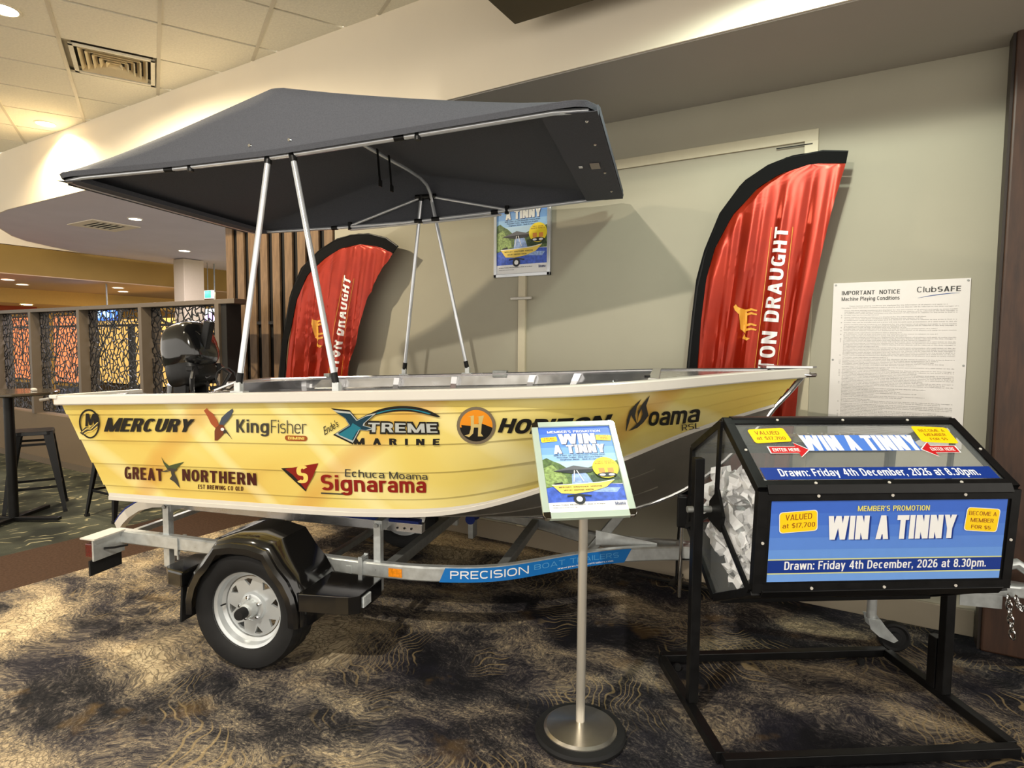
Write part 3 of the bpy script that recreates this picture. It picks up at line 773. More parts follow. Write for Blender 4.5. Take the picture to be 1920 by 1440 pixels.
def lattice(x0, x1, z0, z1, rnd, cell=.082):
    mb = MB(); pts = {}; hx = cell*math.sqrt(3)/2; n = int((x1-x0)/hx)+2; m_ = int((z1-z0)/(cell*.75))+3
    def P(i, j, k):
        key = (i, j, k)
        if key not in pts:
            cx = x0+hx*(i+(.5 if j % 2 else 0)); cz = z0+cell*.75*j
            p = (cx, cz-cell/2) if k == 0 else (cx-hx/2, cz-cell/4)
            pts[key] = (p[0]+rnd.uniform(-.42, .42)*cell, p[1]+rnd.uniform(-.42, .42)*cell)
        return pts[key]
    def seg(a, b, w=.0075):
        a = (min(max(a[0], x0), x1), min(max(a[1], z0), z1)); b = (min(max(b[0], x0), x1), min(max(b[1], z0), z1))
        if math.hypot(a[0]-b[0], a[1]-b[1]) < .006: return
        mb.bar((a[0], YS, a[1]), (b[0], YS, b[1]), w, .007, up=(0, 1, 0))
    for j in range(m_):
        for i in range(n):
            bot = P(i, j, 0); l = P(i, j, 1)
            r = P(i+1, j, 1)
            seg(bot, l, .010); seg(bot, r, .010)
            up = P(i, j+1, 0) if j % 2 == 1 else P(i-1, j+1, 0)
            seg(l, up, .010)
    for q in range(5):   # thicker wandering branches
        a = rnd.uniform(x0, x1); b = rnd.uniform(z0, z1); th = rnd.uniform(0, PI); pr = (a, b)
        for k in range(14):
            th += rnd.uniform(-.22, .22); nx = (pr[0]+.085*math.cos(th), pr[1]+.085*math.sin(th))
            if not (x0 < nx[0] < x1 and z0 < nx[1] < z1): break
            seg(pr, nx, .016); pr = nx
    return mb
rl = random.Random(3)
for a, b in zip(posts[:-1], posts[1:]):
    o = lattice(a+.04, b-.04, .68, 1.96, rl).build('lattice_panel', mLat, PT, OFF, smooth=False, recalc=False)
# inner dark cross rail and return posts behind
MB().box((-8.4, YS+.45, 1.80), (6.3, .03, .03)).build('rear_rail', mDkFr, PT, OFF, smooth=False)
for x in posts[:4]: MB().box((x+.10, YS+.45, 1.22), (.10, .04, 1.2)).build('rear_post', mDkFr, PT, OFF, smooth=False)

# ------------------------------------------------------------------ BOAT (s along the keel towards the bow, t across, z up)
HU=[0,.25,.5,.65,.78,.87,.94,.975,1]
SHEER=[(-4.80,.90,1.305),(-3.85,.915,1.345),(-2.95,.915,1.383),(-2.40,.895,1.406),(-1.97,.82,1.428),(-1.67,.655,1.446),(-1.37,.37,1.464),(-1.15,.17,1.476),(-.93,.012,1.487)]
CHINE=[(-4.66,.73,.725),(-3.90,.755,.742),(-3.02,.75,.762),(-2.60,.71,.80),(-2.22,.585,.90),(-1.84,.40,1.035),(-1.52,.215,1.155),(-1.30,.105,1.225),(-1.08,.008,1.29)]
KEEL=[(-4.58,0,.60),(-3.85,0,.588),(-3.0,0,.58),(-2.50,0,.583),(-2.10,0,.60),(-1.78,0,.68),(-1.48,0,.83),(-1.30,0,.99),(-1.12,0,1.20)]
def crom(T,P,u):
    P=np.array(P,float);T=list(T);u=min(max(u,T[0]),T[-1])
    i=0
    while i<len(T)-2 and u>T[i+1]:i+=1
    def tan(k):
        if k==0:return (P[1]-P[0])/(T[1]-T[0])
        if k==len(T)-1:return (P[-1]-P[-2])/(T[-1]-T[-2])
        a=(P[k]-P[k-1])/(T[k]-T[k-1]);b=(P[k+1]-P[k])/(T[k+1]-T[k]);return (a+b)/2
    h=T[i+1]-T[i];x=(u-T[i])/h
    return (2*x**3-3*x*x+1)*P[i]+(x**3-2*x*x+x)*h*tan(i)+(-2*x**3+3*x*x)*P[i+1]+(x**3-x*x)*h*tan(i+1)
def side(u,v):
    a=crom(HU,SHEER,u);b=crom(HU,CHINE,u);p=a+(b-a)*v
    p[1]*=-1;return p
HD = math.radians(16.5)
OB = Vector((.6, 3.75, 0)); UB = Vector((math.cos(HD), math.sin(HD), 0)); NB = Vector((-math.sin(HD), math.cos(HD), 0))
def W_(s_, t_, z_): return OB+UB*s_+NB*t_+Vector((0, 0, z_))
BO = (-2.9, 0.0, 0.58)
BOAT = thing('boat', 'open aluminium fishing boat with a yellow sponsor wrap, resting on the trailer', 'boat', W_(*BO), HD)
VR = [0, .175, .42, .65, .875, 1.0]
def rshift(u): x = min(max((u-.70)/.26, 0), 1); return .16*x*x*(3-2*x)
def ribs(u): r = rshift(u); return [0]+[min(v+r*(1-v*.6), 1.0) for v in VR[1:-1]]+[1.0]
def ribo(u, v):
    R = ribs(u)
    for a, b in zip(R[:-1], R[1:]):
        if v <= b and b > a: return .007*(v-a)/(b-a)
    return .007
def snorm(u, v):
    e = 1e-3; u0, u1 = max(0, u-e), min(1, u+e); v0, v1 = v-e, v+e
    a = side(u1, v)-side(u0, v); b = side(u, v1)-side(u, v0); n = np.cross(a, b); n /= np.linalg.norm(n)
    if n[1] > 0: n = -n
    return n
NU = 72
US = [i/NU for i in range(NU+1)]
def side_rows(sg, o0=0.0):
    cols = []
    for u in US:
        R = ribs(u); vs = []
        for i, (a, b) in enumerate(zip(R[:-1], R[1:])):
            vs += [(a, 0.0 if i else 0.003), (a+(b-a)*.5, .0035), (b, .007)]
        n = None; col = []
        for v, o in vs:
            n = snorm(u, min(v, .999)); p = side(u, v)+n*(o+o0); col.append((p[0], p[1]*sg, p[2]))
        cols.append(col)
    return cols
for sg, nm in ((1, 'near'), (-1, 'far')):
    mb = MB().grid(side_rows(sg)); sd_ = mb.build('side_panel', mWrap, BOAT, BO, ang=25, solid=.0)
    if sg == 1: SIDE = sd_
# hull bottom (chine to keel)
mb = MB()
for sg in (1, -1):
    rows = []
    for u in US:
        c = crom(HU, CHINE, u); k = crom(HU, KEEL, u); row = []
        for q in range(6):
            w = q/5; p = c+(k-c)*w; row.append((p[0], -p[1]*sg, p[2]+ .02*math.sin(PI*w)*(-1)))
        rows.append(row)
    mb.grid(rows)
mb.build('hull_bottom', mBottom, BOAT, BO, ang=30)
# pressed lines of the bottom sheet
for sg in (1, -1):
    for w in (.35, .68):
        P = []
        for u in US[:66]:
            c = crom(HU, CHINE, u); k = crom(HU, KEEL, u); p = c+(k-c)*w; P.append((p[0], -p[1]*sg, p[2]-.02*math.sin(PI*w)))
        MB().tube(P, .005, 6).build('bottom_strake', mBottom, BOAT, BO)
# chine extrusion, white
for sg in (1, -1):
    rows = []
    for u in US:
        p = crom(HU, CHINE, u); n = snorm(u, 1.0); n = np.array([n[0], n[1], 0]); n /= np.linalg.norm(n)
        t0 = max(.25, 1-.4*max(0, (u-.8)/.2)); prof = [(-.006, .024), (.012, .022), (.013, .004), (.016, .002), (.016, -.018), (-.01, -.022)]
        rows.append([((p+n*a*t0)[0], (p+n*a*t0)[1]*-1 if False else (-(p[1])+0+(n[1])*a*t0)*sg, p[2]+b*t0) for a, b in prof])
    MB().grid(rows, closed=False).build('chine_strip', mAluP, BOAT, BO, ang=25)
# keel extrusion and stem bar
P = [crom(HU, KEEL, u) for u in US]; P = [(p[0], 0, p[2]) for p in P]+[(-1.075, 0, 1.27), (-1.0, 0, 1.36), (-.935, 0, 1.45)]
MB().tube(P, .013, 8).build('keel_bar', mAlu, BOAT, BO)
# gunwale extrusions
def gun_path(u, dt=0.0, dz=0.0, sg=1):
    p = crom(HU, SHEER, u); n = snorm(u, 0.0); n = np.array([n[0], n[1], 0]); n /= np.linalg.norm(n)
    return (p[0]+n[0]*dt, (-p[1]+n[1]*dt)*sg, p[2]+dz)
for sg in (1, -1):
    rows = []
    for u in US:
        prof = [(.004, -.052), (.020, -.050), (.024, -.044), (.024, -.006), (.018, 0), (-.030, 0), (-.034, -.006), (-.034, -.014), (-.012, -.02)]
        rows.append([gun_path(u, a, b, sg) for a, b in prof])
    mb = MB().grid(rows, closed=True)
    n_ = len(rows[0]); mb.f.append(tuple(range(n_))); mb.m.append(0)
    mb.build('gunwale', mAluP if sg == 1 else mAlu, BOAT, BO, ang=30)
# inner liner, far side visible
for sg in (1, -1):
    rows = []
    for u in US[:68]:
        rows.append([tuple((lambda p, n: (p[0]-n[0]*.012, (p[1]-n[1]*.012)*sg, p[2]))(side(u, v), snorm(u, min(v, .999)))) for v in (0.02, .35, .7, .98)])
    MB().grid(rows).build('inner_side', mAlu, BOAT, BO)
    # inner rail below the gunwale and knees
    P = [tuple((lambda p, n: (p[0]-n[0]*.03, (p[1]-n[1]*.03)*sg, p[2]))(side(u, .16), snorm(u, .16))) for u in US[2:58]]
    MB().tube(P, .010, 6).build('side_rail', mAlu, BOAT, BO)
    for s0 in (-4.45, -4.12, -3.64, -3.17, -2.56, -2.22):
        u = float(np.interp(s0, [crom(HU, SHEER, q)[0] for q in US], US))
        pts = []
        for v, d in ((.035, .014), (.035, .065), (.12, .058), (.25, .036), (.42, .016)):
            p = side(u, v); n = snorm(u, v); pts.append((p[0]-n[0]*d, (p[1]-n[1]*d)*sg, p[2]))
        mb = MB(); a = [(x-.022, y, z) for x, y, z in pts]; b = [(x+.022, y, z) for x, y, z in pts]; n_ = len(pts)
        mb.add(a+b, [tuple(range(n_)), tuple(range(2*n_-1, n_-1, -1))]+[(i, (i+1) % n_, (i+1) % n_+n_, i+n_) for i in range(n_)])
        mb.build('knee', mAlu, BOAT, BO, smooth=False)
# transom
def quadstrip(pts, th):
    mb = MB(); a = [p for p in pts]; b = [(p[0]+th, p[1], p[2]) for p in pts]; n_ = len(pts)
    return mb.add(a+b, [tuple(range(n_)), tuple(range(2*n_-1, n_-1, -1))]+[(i, (i+1) % n_, (i+1) % n_+n_, i+n_) for i in range(n_)])
sp, cp, kp = crom(HU, SHEER, 0), crom(HU, CHINE, 0), crom(HU, KEEL, 0)
quadstrip([(sp[0]+.005, -sp[1]+.01, sp[2]-.01), (sp[0]+.02, -.40, sp[2]-.02), (sp[0]+.04, -.30, sp[2]-.06), (sp[0]+.04, .30, sp[2]-.06), (sp[0]+.02, .40, sp[2]-.02), (sp[0]+.005, sp[1]-.01, sp[2]-.01), (cp[0]+.005, cp[1]-.01, cp[2]), (kp[0], 0, kp[2]), (cp[0]+.005, -cp[1]+.01, cp[2])], .03).build('transom', mAlu, BOAT, BO, smooth=False)
MB().bar((-4.80, -.93, 1.300), (-4.80, -.38, 1.292), .05, .02).build('transom_cap', mAluP, BOAT, BO, smooth=False, bevel=.003)
MB().bar((-4.80, .38, 1.292), (-4.80, .93, 1.300), .05, .02).build('transom_cap', mAlu, BOAT, BO, smooth=False, bevel=.003)
# stern quarter plates
for sg in (1, -1):
    MB().prism([(-4.80, .45), (-4.80, .905), (-4.30, .905), (-4.42, .80), (-4.62, .66)], lambda x, y: (x, y*sg, 1.285+.04*(x+4.8)), lambda x, y: (x, y*sg, 1.290+.04*(x+4.8))).build('corner_plate', mAlu, BOAT, BO, smooth=False)
MB().tube([(-4.82, -.93, 1.29), (-4.86, -.95, 1.283)], .008, 8).build('stern_peg', mAlu, BOAT, BO)
# floor and benches
rows = []
for u in US[:60]:
    c = crom(HU, CHINE, u); rows.append([(c[0], -c[1]*.97, c[2]+.02), (c[0], c[1]*.97, c[2]+.02)])
MB().grid(rows).build('deck_floor', mGalvD, BOAT, BO)
for s0, w in ((-4.25, .80), (-2.85, .80)):
    MB().box((s0, 0, 1.03), (.28, 2*w-.02, .03)).build('bench', mAlu, BOAT, BO, smooth=False, bevel=.005)
    MB().box((s0, 0, .90), (.24, 2*w-.16, .24)).build('bench_box', mAlu, BOAT, BO, smooth=False)
# fore deck
edge = [u for u in US if u >= .868]
pl = [gun_path(u, -.02, 0, 1) for u in edge]
poly = [(p[0], p[1]) for p in pl]+[(p[0], -p[1]) for p in reversed(pl[:-1])]
zf = lambda x, y: 1.4055+.0565*(x+2.4)-.012
MB().prism(poly, lambda x, y: (x, y, zf(x, y)), lambda x, y: (x, y, zf(x, y)-.012)).build('fore_deck', mAlu, BOAT, BO, smooth=False)
MB().bar((-1.69, -.62, 1.425), (-1.69, .62, 1.425), .05, .05).build('deck_beam', mAlu, BOAT, BO, smooth=False, bevel=.004)
MB().lathe([(.014, 0), (.014, .012)], (-1.72, -.50, 1.445), n=12).build('deck_plug', mBlack, BOAT, BO)
# bow fitting: tow bar loop and nose plate
MB().tube([(-1.13, -.13, 1.47), (-1.02, -.075, 1.455), (-.93, -.03, 1.45), (-.885, 0, 1.452), (-.93, .03, 1.45), (-1.02, .075, 1.455), (-1.13, .13, 1.47)], .013, 10).build('bow_handle', mChrome, BOAT, BO)
MB().prism([(-1.14, -.14), (-.90, -.03), (-.875, 0), (-.90, .03), (-1.14, .14)], lambda x, y: (x, y, 1.487), lambda x, y: (x, y, 1.497)).build('nose_plate', mAlu, BOAT, BO, smooth=False)
for s0 in (-2.83,):
    MB().box((s0, .905, 1.378), (.11, .05, .05)).build('rowlock_block', mGalvD, BOAT, BO, smooth=False, bevel=.004)
MB().box((-4.25, .88, 1.34), (.05, .06, .03)).build('rowlock_block', mGalvD, BOAT, BO, smooth=False, bevel=.004)

# ---- sponsor lettering on the near side (u,v are hull coordinates)
QD = {
'emblem':[(0.004, 0.409), (0.043, 0.405), (0.068, 0.125), (0.027, 0.124)],
'mercury':[(0.057, 0.337), (0.225, 0.332), (0.229, 0.218), (0.068, 0.205)],
'bird':[(0.239, 0.402), (0.288, 0.407), (0.295, 0.127), (0.247, 0.121)],
'king':[(0.294, 0.36), (0.405, 0.365), (0.407, 0.225), (0.297, 0.218)],
'pill':[(0.371, 0.394), (0.405, 0.396), (0.406, 0.352), (0.371, 0.349)],
'xlogo':[(0.44, 0.42), (0.512, 0.418), (0.513, 0.136), (0.444, 0.128)],
'arc':[(0.496, 0.26), (0.598, 0.287), (0.594, 0.138), (0.497, 0.127)],
'treme':[(0.494, 0.328), (0.599, 0.337), (0.595, 0.249), (0.496, 0.235)],
'marine':[(0.475, 0.418), (0.602, 0.427), (0.601, 0.376), (0.475, 0.366)],
'script':[(0.432, 0.346), (0.455, 0.268), (0.451, 0.217), (0.429, 0.281)],
'disc':[(0.627, 0.424), (0.684, 0.447), (0.669, 0.14), (0.617, 0.129)],
'horizon':[(0.682, 0.349), (0.838, 0.476), (0.832, 0.318), (0.678, 0.231)],
'mleaf':[(0.858, 0.577), (0.894, 0.686), (0.873, 0.168), (0.839, 0.146)],
'oama':[(0.883, 0.59), (0.945, 0.822), (0.937, 0.549), (0.876, 0.378)],
'rsl':[(0.931, 0.90), (0.95, 0.985), (0.946, 0.85), (0.926, 0.766)],
'great':[(0.057, 0.798), (0.142, 0.803), (0.148, 0.683), (0.069, 0.673)],
'fish':[(0.127, 0.875), (0.185, 0.86), (0.199, 0.558), (0.147, 0.566)],
'northern':[(0.182, 0.788), (0.318, 0.798), (0.319, 0.687), (0.187, 0.675)],
'est':[(0.21, 0.858), (0.294, 0.855), (0.295, 0.815), (0.212, 0.817)],
'sigtri':[(0.356, 0.84), (0.416, 0.822), (0.42, 0.578), (0.36, 0.588)],
'echuca':[(0.458, 0.686), (0.591, 0.71), (0.589, 0.656), (0.459, 0.622)],
'signarama':[(0.419, 0.845), (0.592, 0.856), (0.588, 0.687), (0.421, 0.673)],
}
def hullmap(q):
    def f(a, b, h):
        u = (q[0][0]*(1-a)+q[1][0]*a)*(1-b)+(q[3][0]*(1-a)+q[2][0]*a)*b
        v = (q[0][1]*(1-a)+q[1][1]*a)*(1-b)+(q[3][1]*(1-a)+q[2][1]*a)*b
        u = min(max(u, 0.001), .999); n = snorm(u, min(v, .99)); return side(u, v)+n*(.0082+h)
    return f
def place(d, key, nm='lettering', nx=8, ny=4):
    return d.build(nm, SIDE, hullmap(QD[key]), BO, step=.0002, base=.0003, cutx=[i/nx for i in range(1, nx)], cuty=[i/ny for i in range(1, ny)])
yel = flat('logo_yellow', 243, 214, 112)
d = Decal().ring(.5, .5, .5, .5, .075, mInk, wy=.055)
d.poly([(.30, .42), (.36, .85), (.50, .85), (.55, .64), (.68, .85), (.90, .85), (.88, .42), (.72, .42), (.72, .66), (.60, .46), (.50, .46), (.44, .66), (.42, .42)], mInk)
d.poly([(.0, .20), (.30, .40), (.50, .36), (.80, .52), (1.0, .62), (.86, .40), (.66, .30), (.44, .26), (.24, .22), (.14, .12)], mInkG)
d.line([(.10, .22), (.36, .34), (.56, .33), (.92, .56)], .03, yel).line([(.2, .16), (.42, .25), (.62, .26), (.9, .42)], .03, yel)
place(d, 'emblem', 'emblem')
place(dblock(Decal(), 'MERCURY', (0, 0, 1, 1), mInk, .25, .17, .66, .06, .28), 'mercury', nx=16)
d = Decal(); br, rd_, bl = flat('bird_brown', 120, 62, 38), flat('bird_rust', 168, 84, 48), flat('bird_slate', 72, 82, 96)
d.poly([(.0, .92), (.10, 1.0), (.16, .93), (.30, .84), (.44, .66), (.52, .45), (.40, .38), (.24, .52), (.12, .74)], rd_)
d.poly([(.50, .48), (.60, .72), (.78, .88), (.96, 1.0), (1.0, .93), (.92, .78), (.78, .60), (.64, .46)], bl)
d.poly([(.40, .40), (.52, .50), (.64, .50), (.72, .40), (.66, .20), (.54, .08), (.46, .0), (.36, .0), (.36, .14), (.36, .30)], br)
d.poly([(.66, .38), (.76, .34), (.98, .04), (.76, .26), (.66, .22)], mInkG)
d.ell(.63, .36, .06, .05, mWhite)
place(d, 'bird', 'bird_emblem')
d = dtext(dtext(Decal(), 'King', (0, 0, .47, 1), mInkG, 1.0), 'Fisher', (.50, .22, 1, 1), mInkG, .5)
place(d, 'king', nx=12)
place(dtext(Decal().rrect(0, 0, 1, 1, flat('pill_brown', 160, 82, 36), .12, asp=4), 'BIMINI', (.14, .25, .86, .78), yel, 1.1), 'pill')
teal, tealD, silv = flat('logo_teal', 34, 120, 140), flat('logo_deep_teal', 16, 58, 76), flat('logo_silver', 186, 190, 186)
X = [(.02, 1.0), (.62, .86), (.80, .64), (.98, .72), (.86, .52), (1.0, .30), (.74, .28), (.56, .02), (.36, .30), (.02, .24), (.40, .50), (.26, .74)]
X = [(.0, 1.0), (.40, .95), (.56, .70), (.80, .86), (1.0, .92), (.74, .62), (.72, .54), (.97, .44), (.80, .38), (.62, .40), (.46, .0), (.05, .27), (.38, .55), (.26, .8)]
d = Decal().poly(X, mInk)
cxy = (.48, .5)
d.poly([(cxy[0]+(x-cxy[0])*.9, cxy[1]+(y-cxy[1])*.9) for x, y in X], silv)
d.poly([(cxy[0]+(x-cxy[0])*.78, cxy[1]+(y-cxy[1])*.78) for x, y in X], tealD)
d.poly([(.46, .60), (.64, .46), (.54, .36), (.44, .12), (.16, .28), (.42, .50)], teal)
place(d, 'xlogo', 'cross_emblem')
P = [(0+.02*i, .35+.62*math.sin(PI*min(1, .12+.88*(i/50)))**.6) for i in range(51)]
arcp = [(k/24, .30+.66*math.sin(PI*(.10+.78*k/24))) for k in range(25)]
place(Decal().line(arcp, [.02+.26*math.sin(PI*min(1, (k+1)/26)) for k in range(25)], mInk).line([(x, y-.02) for x, y in arcp[3:22]], .05, teal), 'arc', 'arch_stripe')
place(dblock(dblock(Decal(), 'TREME', (-.01, -.06, 1.01, 1.06), mInk, .44, .36, .95, .03), 'TREME', (.015, .10, .985, .90), silv, .26, .16, .85, .13), 'treme')
place(dblock(Decal(), 'MARINE', (0, 0, 1, 1), mInk, .34, .22, .9, 1.0), 'marine')
place(Decal().text("Ende's", (0, 0, 1, 1), mInk, 0, .3, .9), 'script')
cream_, orng = flat('logo_cream', 214, 190, 122), flat('logo_orange', 240, 150, 36)
gy = flat('logo_ring_grey', 124, 112, 92)
d = Decal().ell(.5, .5, .5, .5, gy).ell(.5, .5, .42, .42, mInk).ell(.5, .5, .42, .42, orng, 20, math.radians(-6), math.radians(186))
d.poly([(.12, .52), (.40, .50), (.60, .58), (.90, .46), (.88, .34), (.5, .30), (.14, .36)], mInk)
d.poly([(.20, .24), (.32, .28), (.36, .42), (.36, .74), (.28, .74), (.44, .78), (.44, .55), (.56, .55), (.56, .74), (.50, .74), (.70, .78), (.64, .55), (.62, .30), (.68, .22), (.54, .22), (.55, .46), (.44, .46), (.42, .30), (.32, .2)], cream_)
place(d, 'disc', 'disc_emblem')
place(dblock(Decal(), 'HORIZON', (0, 0, 1, 1), mInk, .30, .22, .95, .10, .26), 'horizon', nx=16)
d = Decal()
d.poly([(.0, .0), (.05, .36), (.16, .62), (.36, .80), (.55, .92), (.40, .72), (.34, .48), (.40, .20), (.20, .50), (.12, .26), (.02, .0)], mInkG)
d.poly([(.40, .24), (.44, .60), (.60, .80), (.84, 1.0), (.72, .74), (.80, .46), (.62, .26), (.40, .10), (.10, .0), (.32, .16), (.52, .34), (.60, .52), (.56, .66), (.46, .48)], mInkG)
place(d, 'mleaf', 'leaf_emblem')
place(dtext(Decal(), 'oama', (0, 0, 1, 1), mInk, 1.1, .12, .08, .7), 'oama', nx=10)
place(dtext(Decal(), 'RSL', (0, 0, 1, 1), mInkG, .75), 'rsl')
place(dblock(Decal(), 'GREAT', (0, 0, 1, 1), mMaroon, .19, .16, .52, .10), 'great', nx=10)
place(dblock(Decal(), 'NORTHERN', (0, 0, 1, 1), mMaroon, .19, .16, .52, .10), 'northern', nx=14)
place(dblock(Decal(), 'EST BREWING CO QLD', (0, 0, 1, 1), mMaroon, .17, .15, .5, .15), 'est', nx=10)
d = Decal().poly([(.10, 1.0), (.22, .84), (.40, .72), (.66, .78), (.96, .84), (.72, .66), (.60, .56), (.56, .60), (.34, .60), (.20, .78)], flat('fish_green', 70, 84, 52))
d.poly([(.30, .60), (.46, .56), (.50, .40), (.42, .30), (.60, .20), (.80, .0), (.72, .26), (.66, .38), (.58, .52), (.72, .60), (.40, .66)], mInkG)
d.poly([(.06, .52), (.30, .58), (.46, .56), (.30, .52)], mInkG)
place(d, 'fish', 'marlin_emblem')
d = Decal().poly([(.02, .82), (.28, .84), (.72, .28), (.66, .0)], mInk)
d.poly([(.12, .80), (.98, 1.0), (.84, .52), (.66, .06), (.50, .34), (.32, .60)], mRedInk)
dblock(d, 'S', (.42, .30, .72, .92), yel, .24, .17, .62)
place(d, 'sigtri', 'arrow_emblem')
place(dtext(Decal(), 'Echuca Moama', (0, 0, 1, 1), mInkG, .9, 0, .14, .75), 'echuca', nx=14)
d = dtext(Decal(), 'Signarama', (0, 0, 1, 1), mRedInk, 1.15, 0, .10, .66).rect(.0, .02, .20, .09, mInkG)
place(d, 'signarama', nx=14)
# hand-written signature on the chine
d = Decal().text('E. White', (0, 0, 1, 1), mInkG, -.01, .3)
# ---- bimini
TB = .80
def zbar(s): return float(np.interp(s, [-4.85, -4.1, -3.5, -2.83, -2.1, -1.85], [2.472, 2.482, 2.500, 2.545, 2.598, 2.612]))
CB = bpy.data.objects.new('bimini', None); COL.objects.link(CB); CB.parent = BOAT
def canopy_z(s, t):
    zb = zbar(s)+.022
    if s < -3.52: f = (s+4.86)/(4.86-3.52)
    else: f = 1-(s+3.52)/(3.52-1.95)
    f = min(max(f, 0), 1); top = zb+f*.338
    if s > -3.52: top = zb+(f**1.12)*.334
    a = abs(t)
    k = 1.0 if a < .74 else max(0.0, 1-((a-.74)/.10)**2.6)
    sag = -.03*math.sin(PI*f)*(1-(a/.84)**2)
    return zb+(top-zb)*k+sag
SV = [-4.87+(2.93)*i/64 for i in range(65)]
TV = [-.845, -.84, -.825, -.80, -.77, -.74, -.70, -.62, -.5, -.35, -.18, 0, .18, .35, .5, .62, .70, .74, .77, .80, .825, .84, .845]
def half_w(s):
    e = min(s+4.87, -1.94-s); r = .13
    return 1.0 if e > r else 1-(1-math.sqrt(max(0, 1-((r-e)/r)**2)))*.13
rows = [[(s, t*half_w(s), canopy_z(s, t)) for t in TV] for s in SV]
mb = MB().grid(rows)
# hem turned down round the edge
hem = [(r[0][0], r[0][1], r[0][2]) for r in rows]
for side_i in (0, -1):
    a = [r[side_i] for r in rows]; b = [(p[0], p[1]*.985, p[2]-.022) for p in a]; mb.grid([a, b])
for r, ds in ((rows[0], .0), (rows[-1], -.0)):
    b = [(p[0]+ds, p[1], p[2]-.035) for p in r]; mb.grid([r, b])
can = mb.build('canopy', mCanvas, CB, BO, ang=50, solid=.003)
# pocket band under both ends with press studs
for s0, s1 in ((-2.19, -1.945), (-4.865, -4.72)):
    mb = MB(); R2 = []
    for t in [k/12*.80 for k in range(-12, 13)]:
        R2.append([(s0, t, zbar(s0)-.004), (s1, t*.99, zbar(s1)-.016), (s1+.004*(1 if s1 > -3 else -1), t*.99, zbar(s1)+.01)])
    mb.grid(R2); mb.build('hem_pocket', mCanvas, CB, BO, solid=.003)
for t in (-.70, -.38, .12, .55): MB().lathe([(.008, 0), (.006, -.005)], (-2.0, t, zbar(-2.0)-.02), n=10).build('press_stud', mChrome, CB, BO)
MB().box((-2.04, -.02, zbar(-2.04)-.018), (.05, .10, .004)).build('maker_tag', flat('tag_grey', 150, 140, 132), CB, BO, smooth=False)
MB().box((-2.12, -.02, zbar(-2.12)-.014), (.02, .03, .004)).build('maker_tag', mWhite, CB, BO, smooth=False)
for s in (-3.62, -3.40): MB().lathe([(.010, 0), (.007, -.006)], (s, -.838, zbar(s)+.055), 'Y', n=10).build('press_stud', mChrome, CB, BO)
# perimeter bars with bent ends
for s0, s1 in ((-4.83, -1.99),):
    for sg in (1, -1):
        P = [(s0+(s1-s0)*k/20, -TB*sg, zbar(s0+(s1-s0)*k/20)) for k in range(21)]
        P = [(s0-.02, -.60*sg, zbar(s0)), (s0-.015, -.70*sg, zbar(s0)), (s0, -.77*sg, zbar(s0))]+P[1:-1]+[(s1, -.77*sg, zbar(s1)), (s1+.01, -.70*sg, zbar(s1)), (s1+.015, -.6*sg, zbar(s1))]
        MB().tube(P, .0125, 12).build('side_bar', mTube, CB, BO)
for s, d_ in ((-4.85, 0), (-1.975, 0)): MB().tube([(s, -.62, zbar(s)), (s, .62, zbar(s))], .0125, 10).build('end_bar', mTube, CB, BO)
AR = [(-3.50, -.79, 2.50), (-3.50, -.775, 2.66), (-3.49, -.745, 2.74), (-3.48, -.67, 2.765), (-3.45, -.5, 2.78), (-3.40, 0, 2.775), (-3.36, .45, 2.775), (-3.35, .62, 2.77), (-3.34, .72, 2.745), (-3.335, .78, 2.70), (-3.33, .80, 2.64)]
MB().tube(AR, .0125, 12).build('arch_bow', mTube, CB, BO)
legs = [((-3.657, -.905, 1.40), (-3.545, -.80, 2.50)), ((-3.13, -.905, 1.41), (-3.41, -.80, 2.50)), ((-3.60, .90, 1.40), (-3.415, .80, 2.68)), ((-3.09, .90, 1.42), (-3.34, .80, 2.68))]
for a, b in legs:
    MB().tube([a, b], .0145 if a[1] < 0 else .0135, 12).build('bimini_leg', mTube, CB, BO)
    v = (Vector(b)-Vector(a)).normalized(); a_ = Vector(a)
    MB().tube([a_-v*.002, a_+v*.05], .017, 12).build('leg_socket', mBlack, CB, BO)
    MB().box(a_-v*.02, (.035, .03, .05)).build('hinge', mGalv, CB, BO, smooth=False, bevel=.004)
    MB().box((a[0], a[1], a[2]-.043), (.075, .045, .008)).build('foot_plate', mGalv, CB, BO, smooth=False, bevel=.002)
    MB().tube([b-0*Vector(b) if False else Vector(b)-v*.03, Vector(b)+v*.012], .019, 12).build('clamp', mBlack, CB, BO)
for sg in (-1, 1):
    ts = .80*sg if sg > 0 else -.765
    for p, q in (((-3.415, ts, 2.675), (-4.0, .80*sg, 2.492)), ((-3.34, ts, 2.678), (-2.76, .80*sg, 2.556))):
        MB().tube([p, q], .0105, 10).build('strut', mTube, CB, BO)
        q = Vector(q); MB().tube([q+Vector((0, 0, .028)), q-Vector((0, 0, .03))], .016, 10).build('clamp', mBlack, CB, BO)
    if sg == 1: MB().tube([(-3.46, .8, 2.68), (-3.30, .8, 2.68)], .018, 10).build('clamp', mBlack, CB, BO)
    for s in (-4.13, -2.85): MB().tube([(s-.025, -.8*sg, zbar(s-.025)), (s+.025, -.8*sg, zbar(s+.025))], .0155, 12).build('clamp', mBlack, CB, BO)
for s in (-3.436, -3.301): MB().tube([(s-.03, .80, zbar(s)+.0), (s+.03, .80, zbar(s))], .018, 10).build('clamp', mBlack, CB, BO)
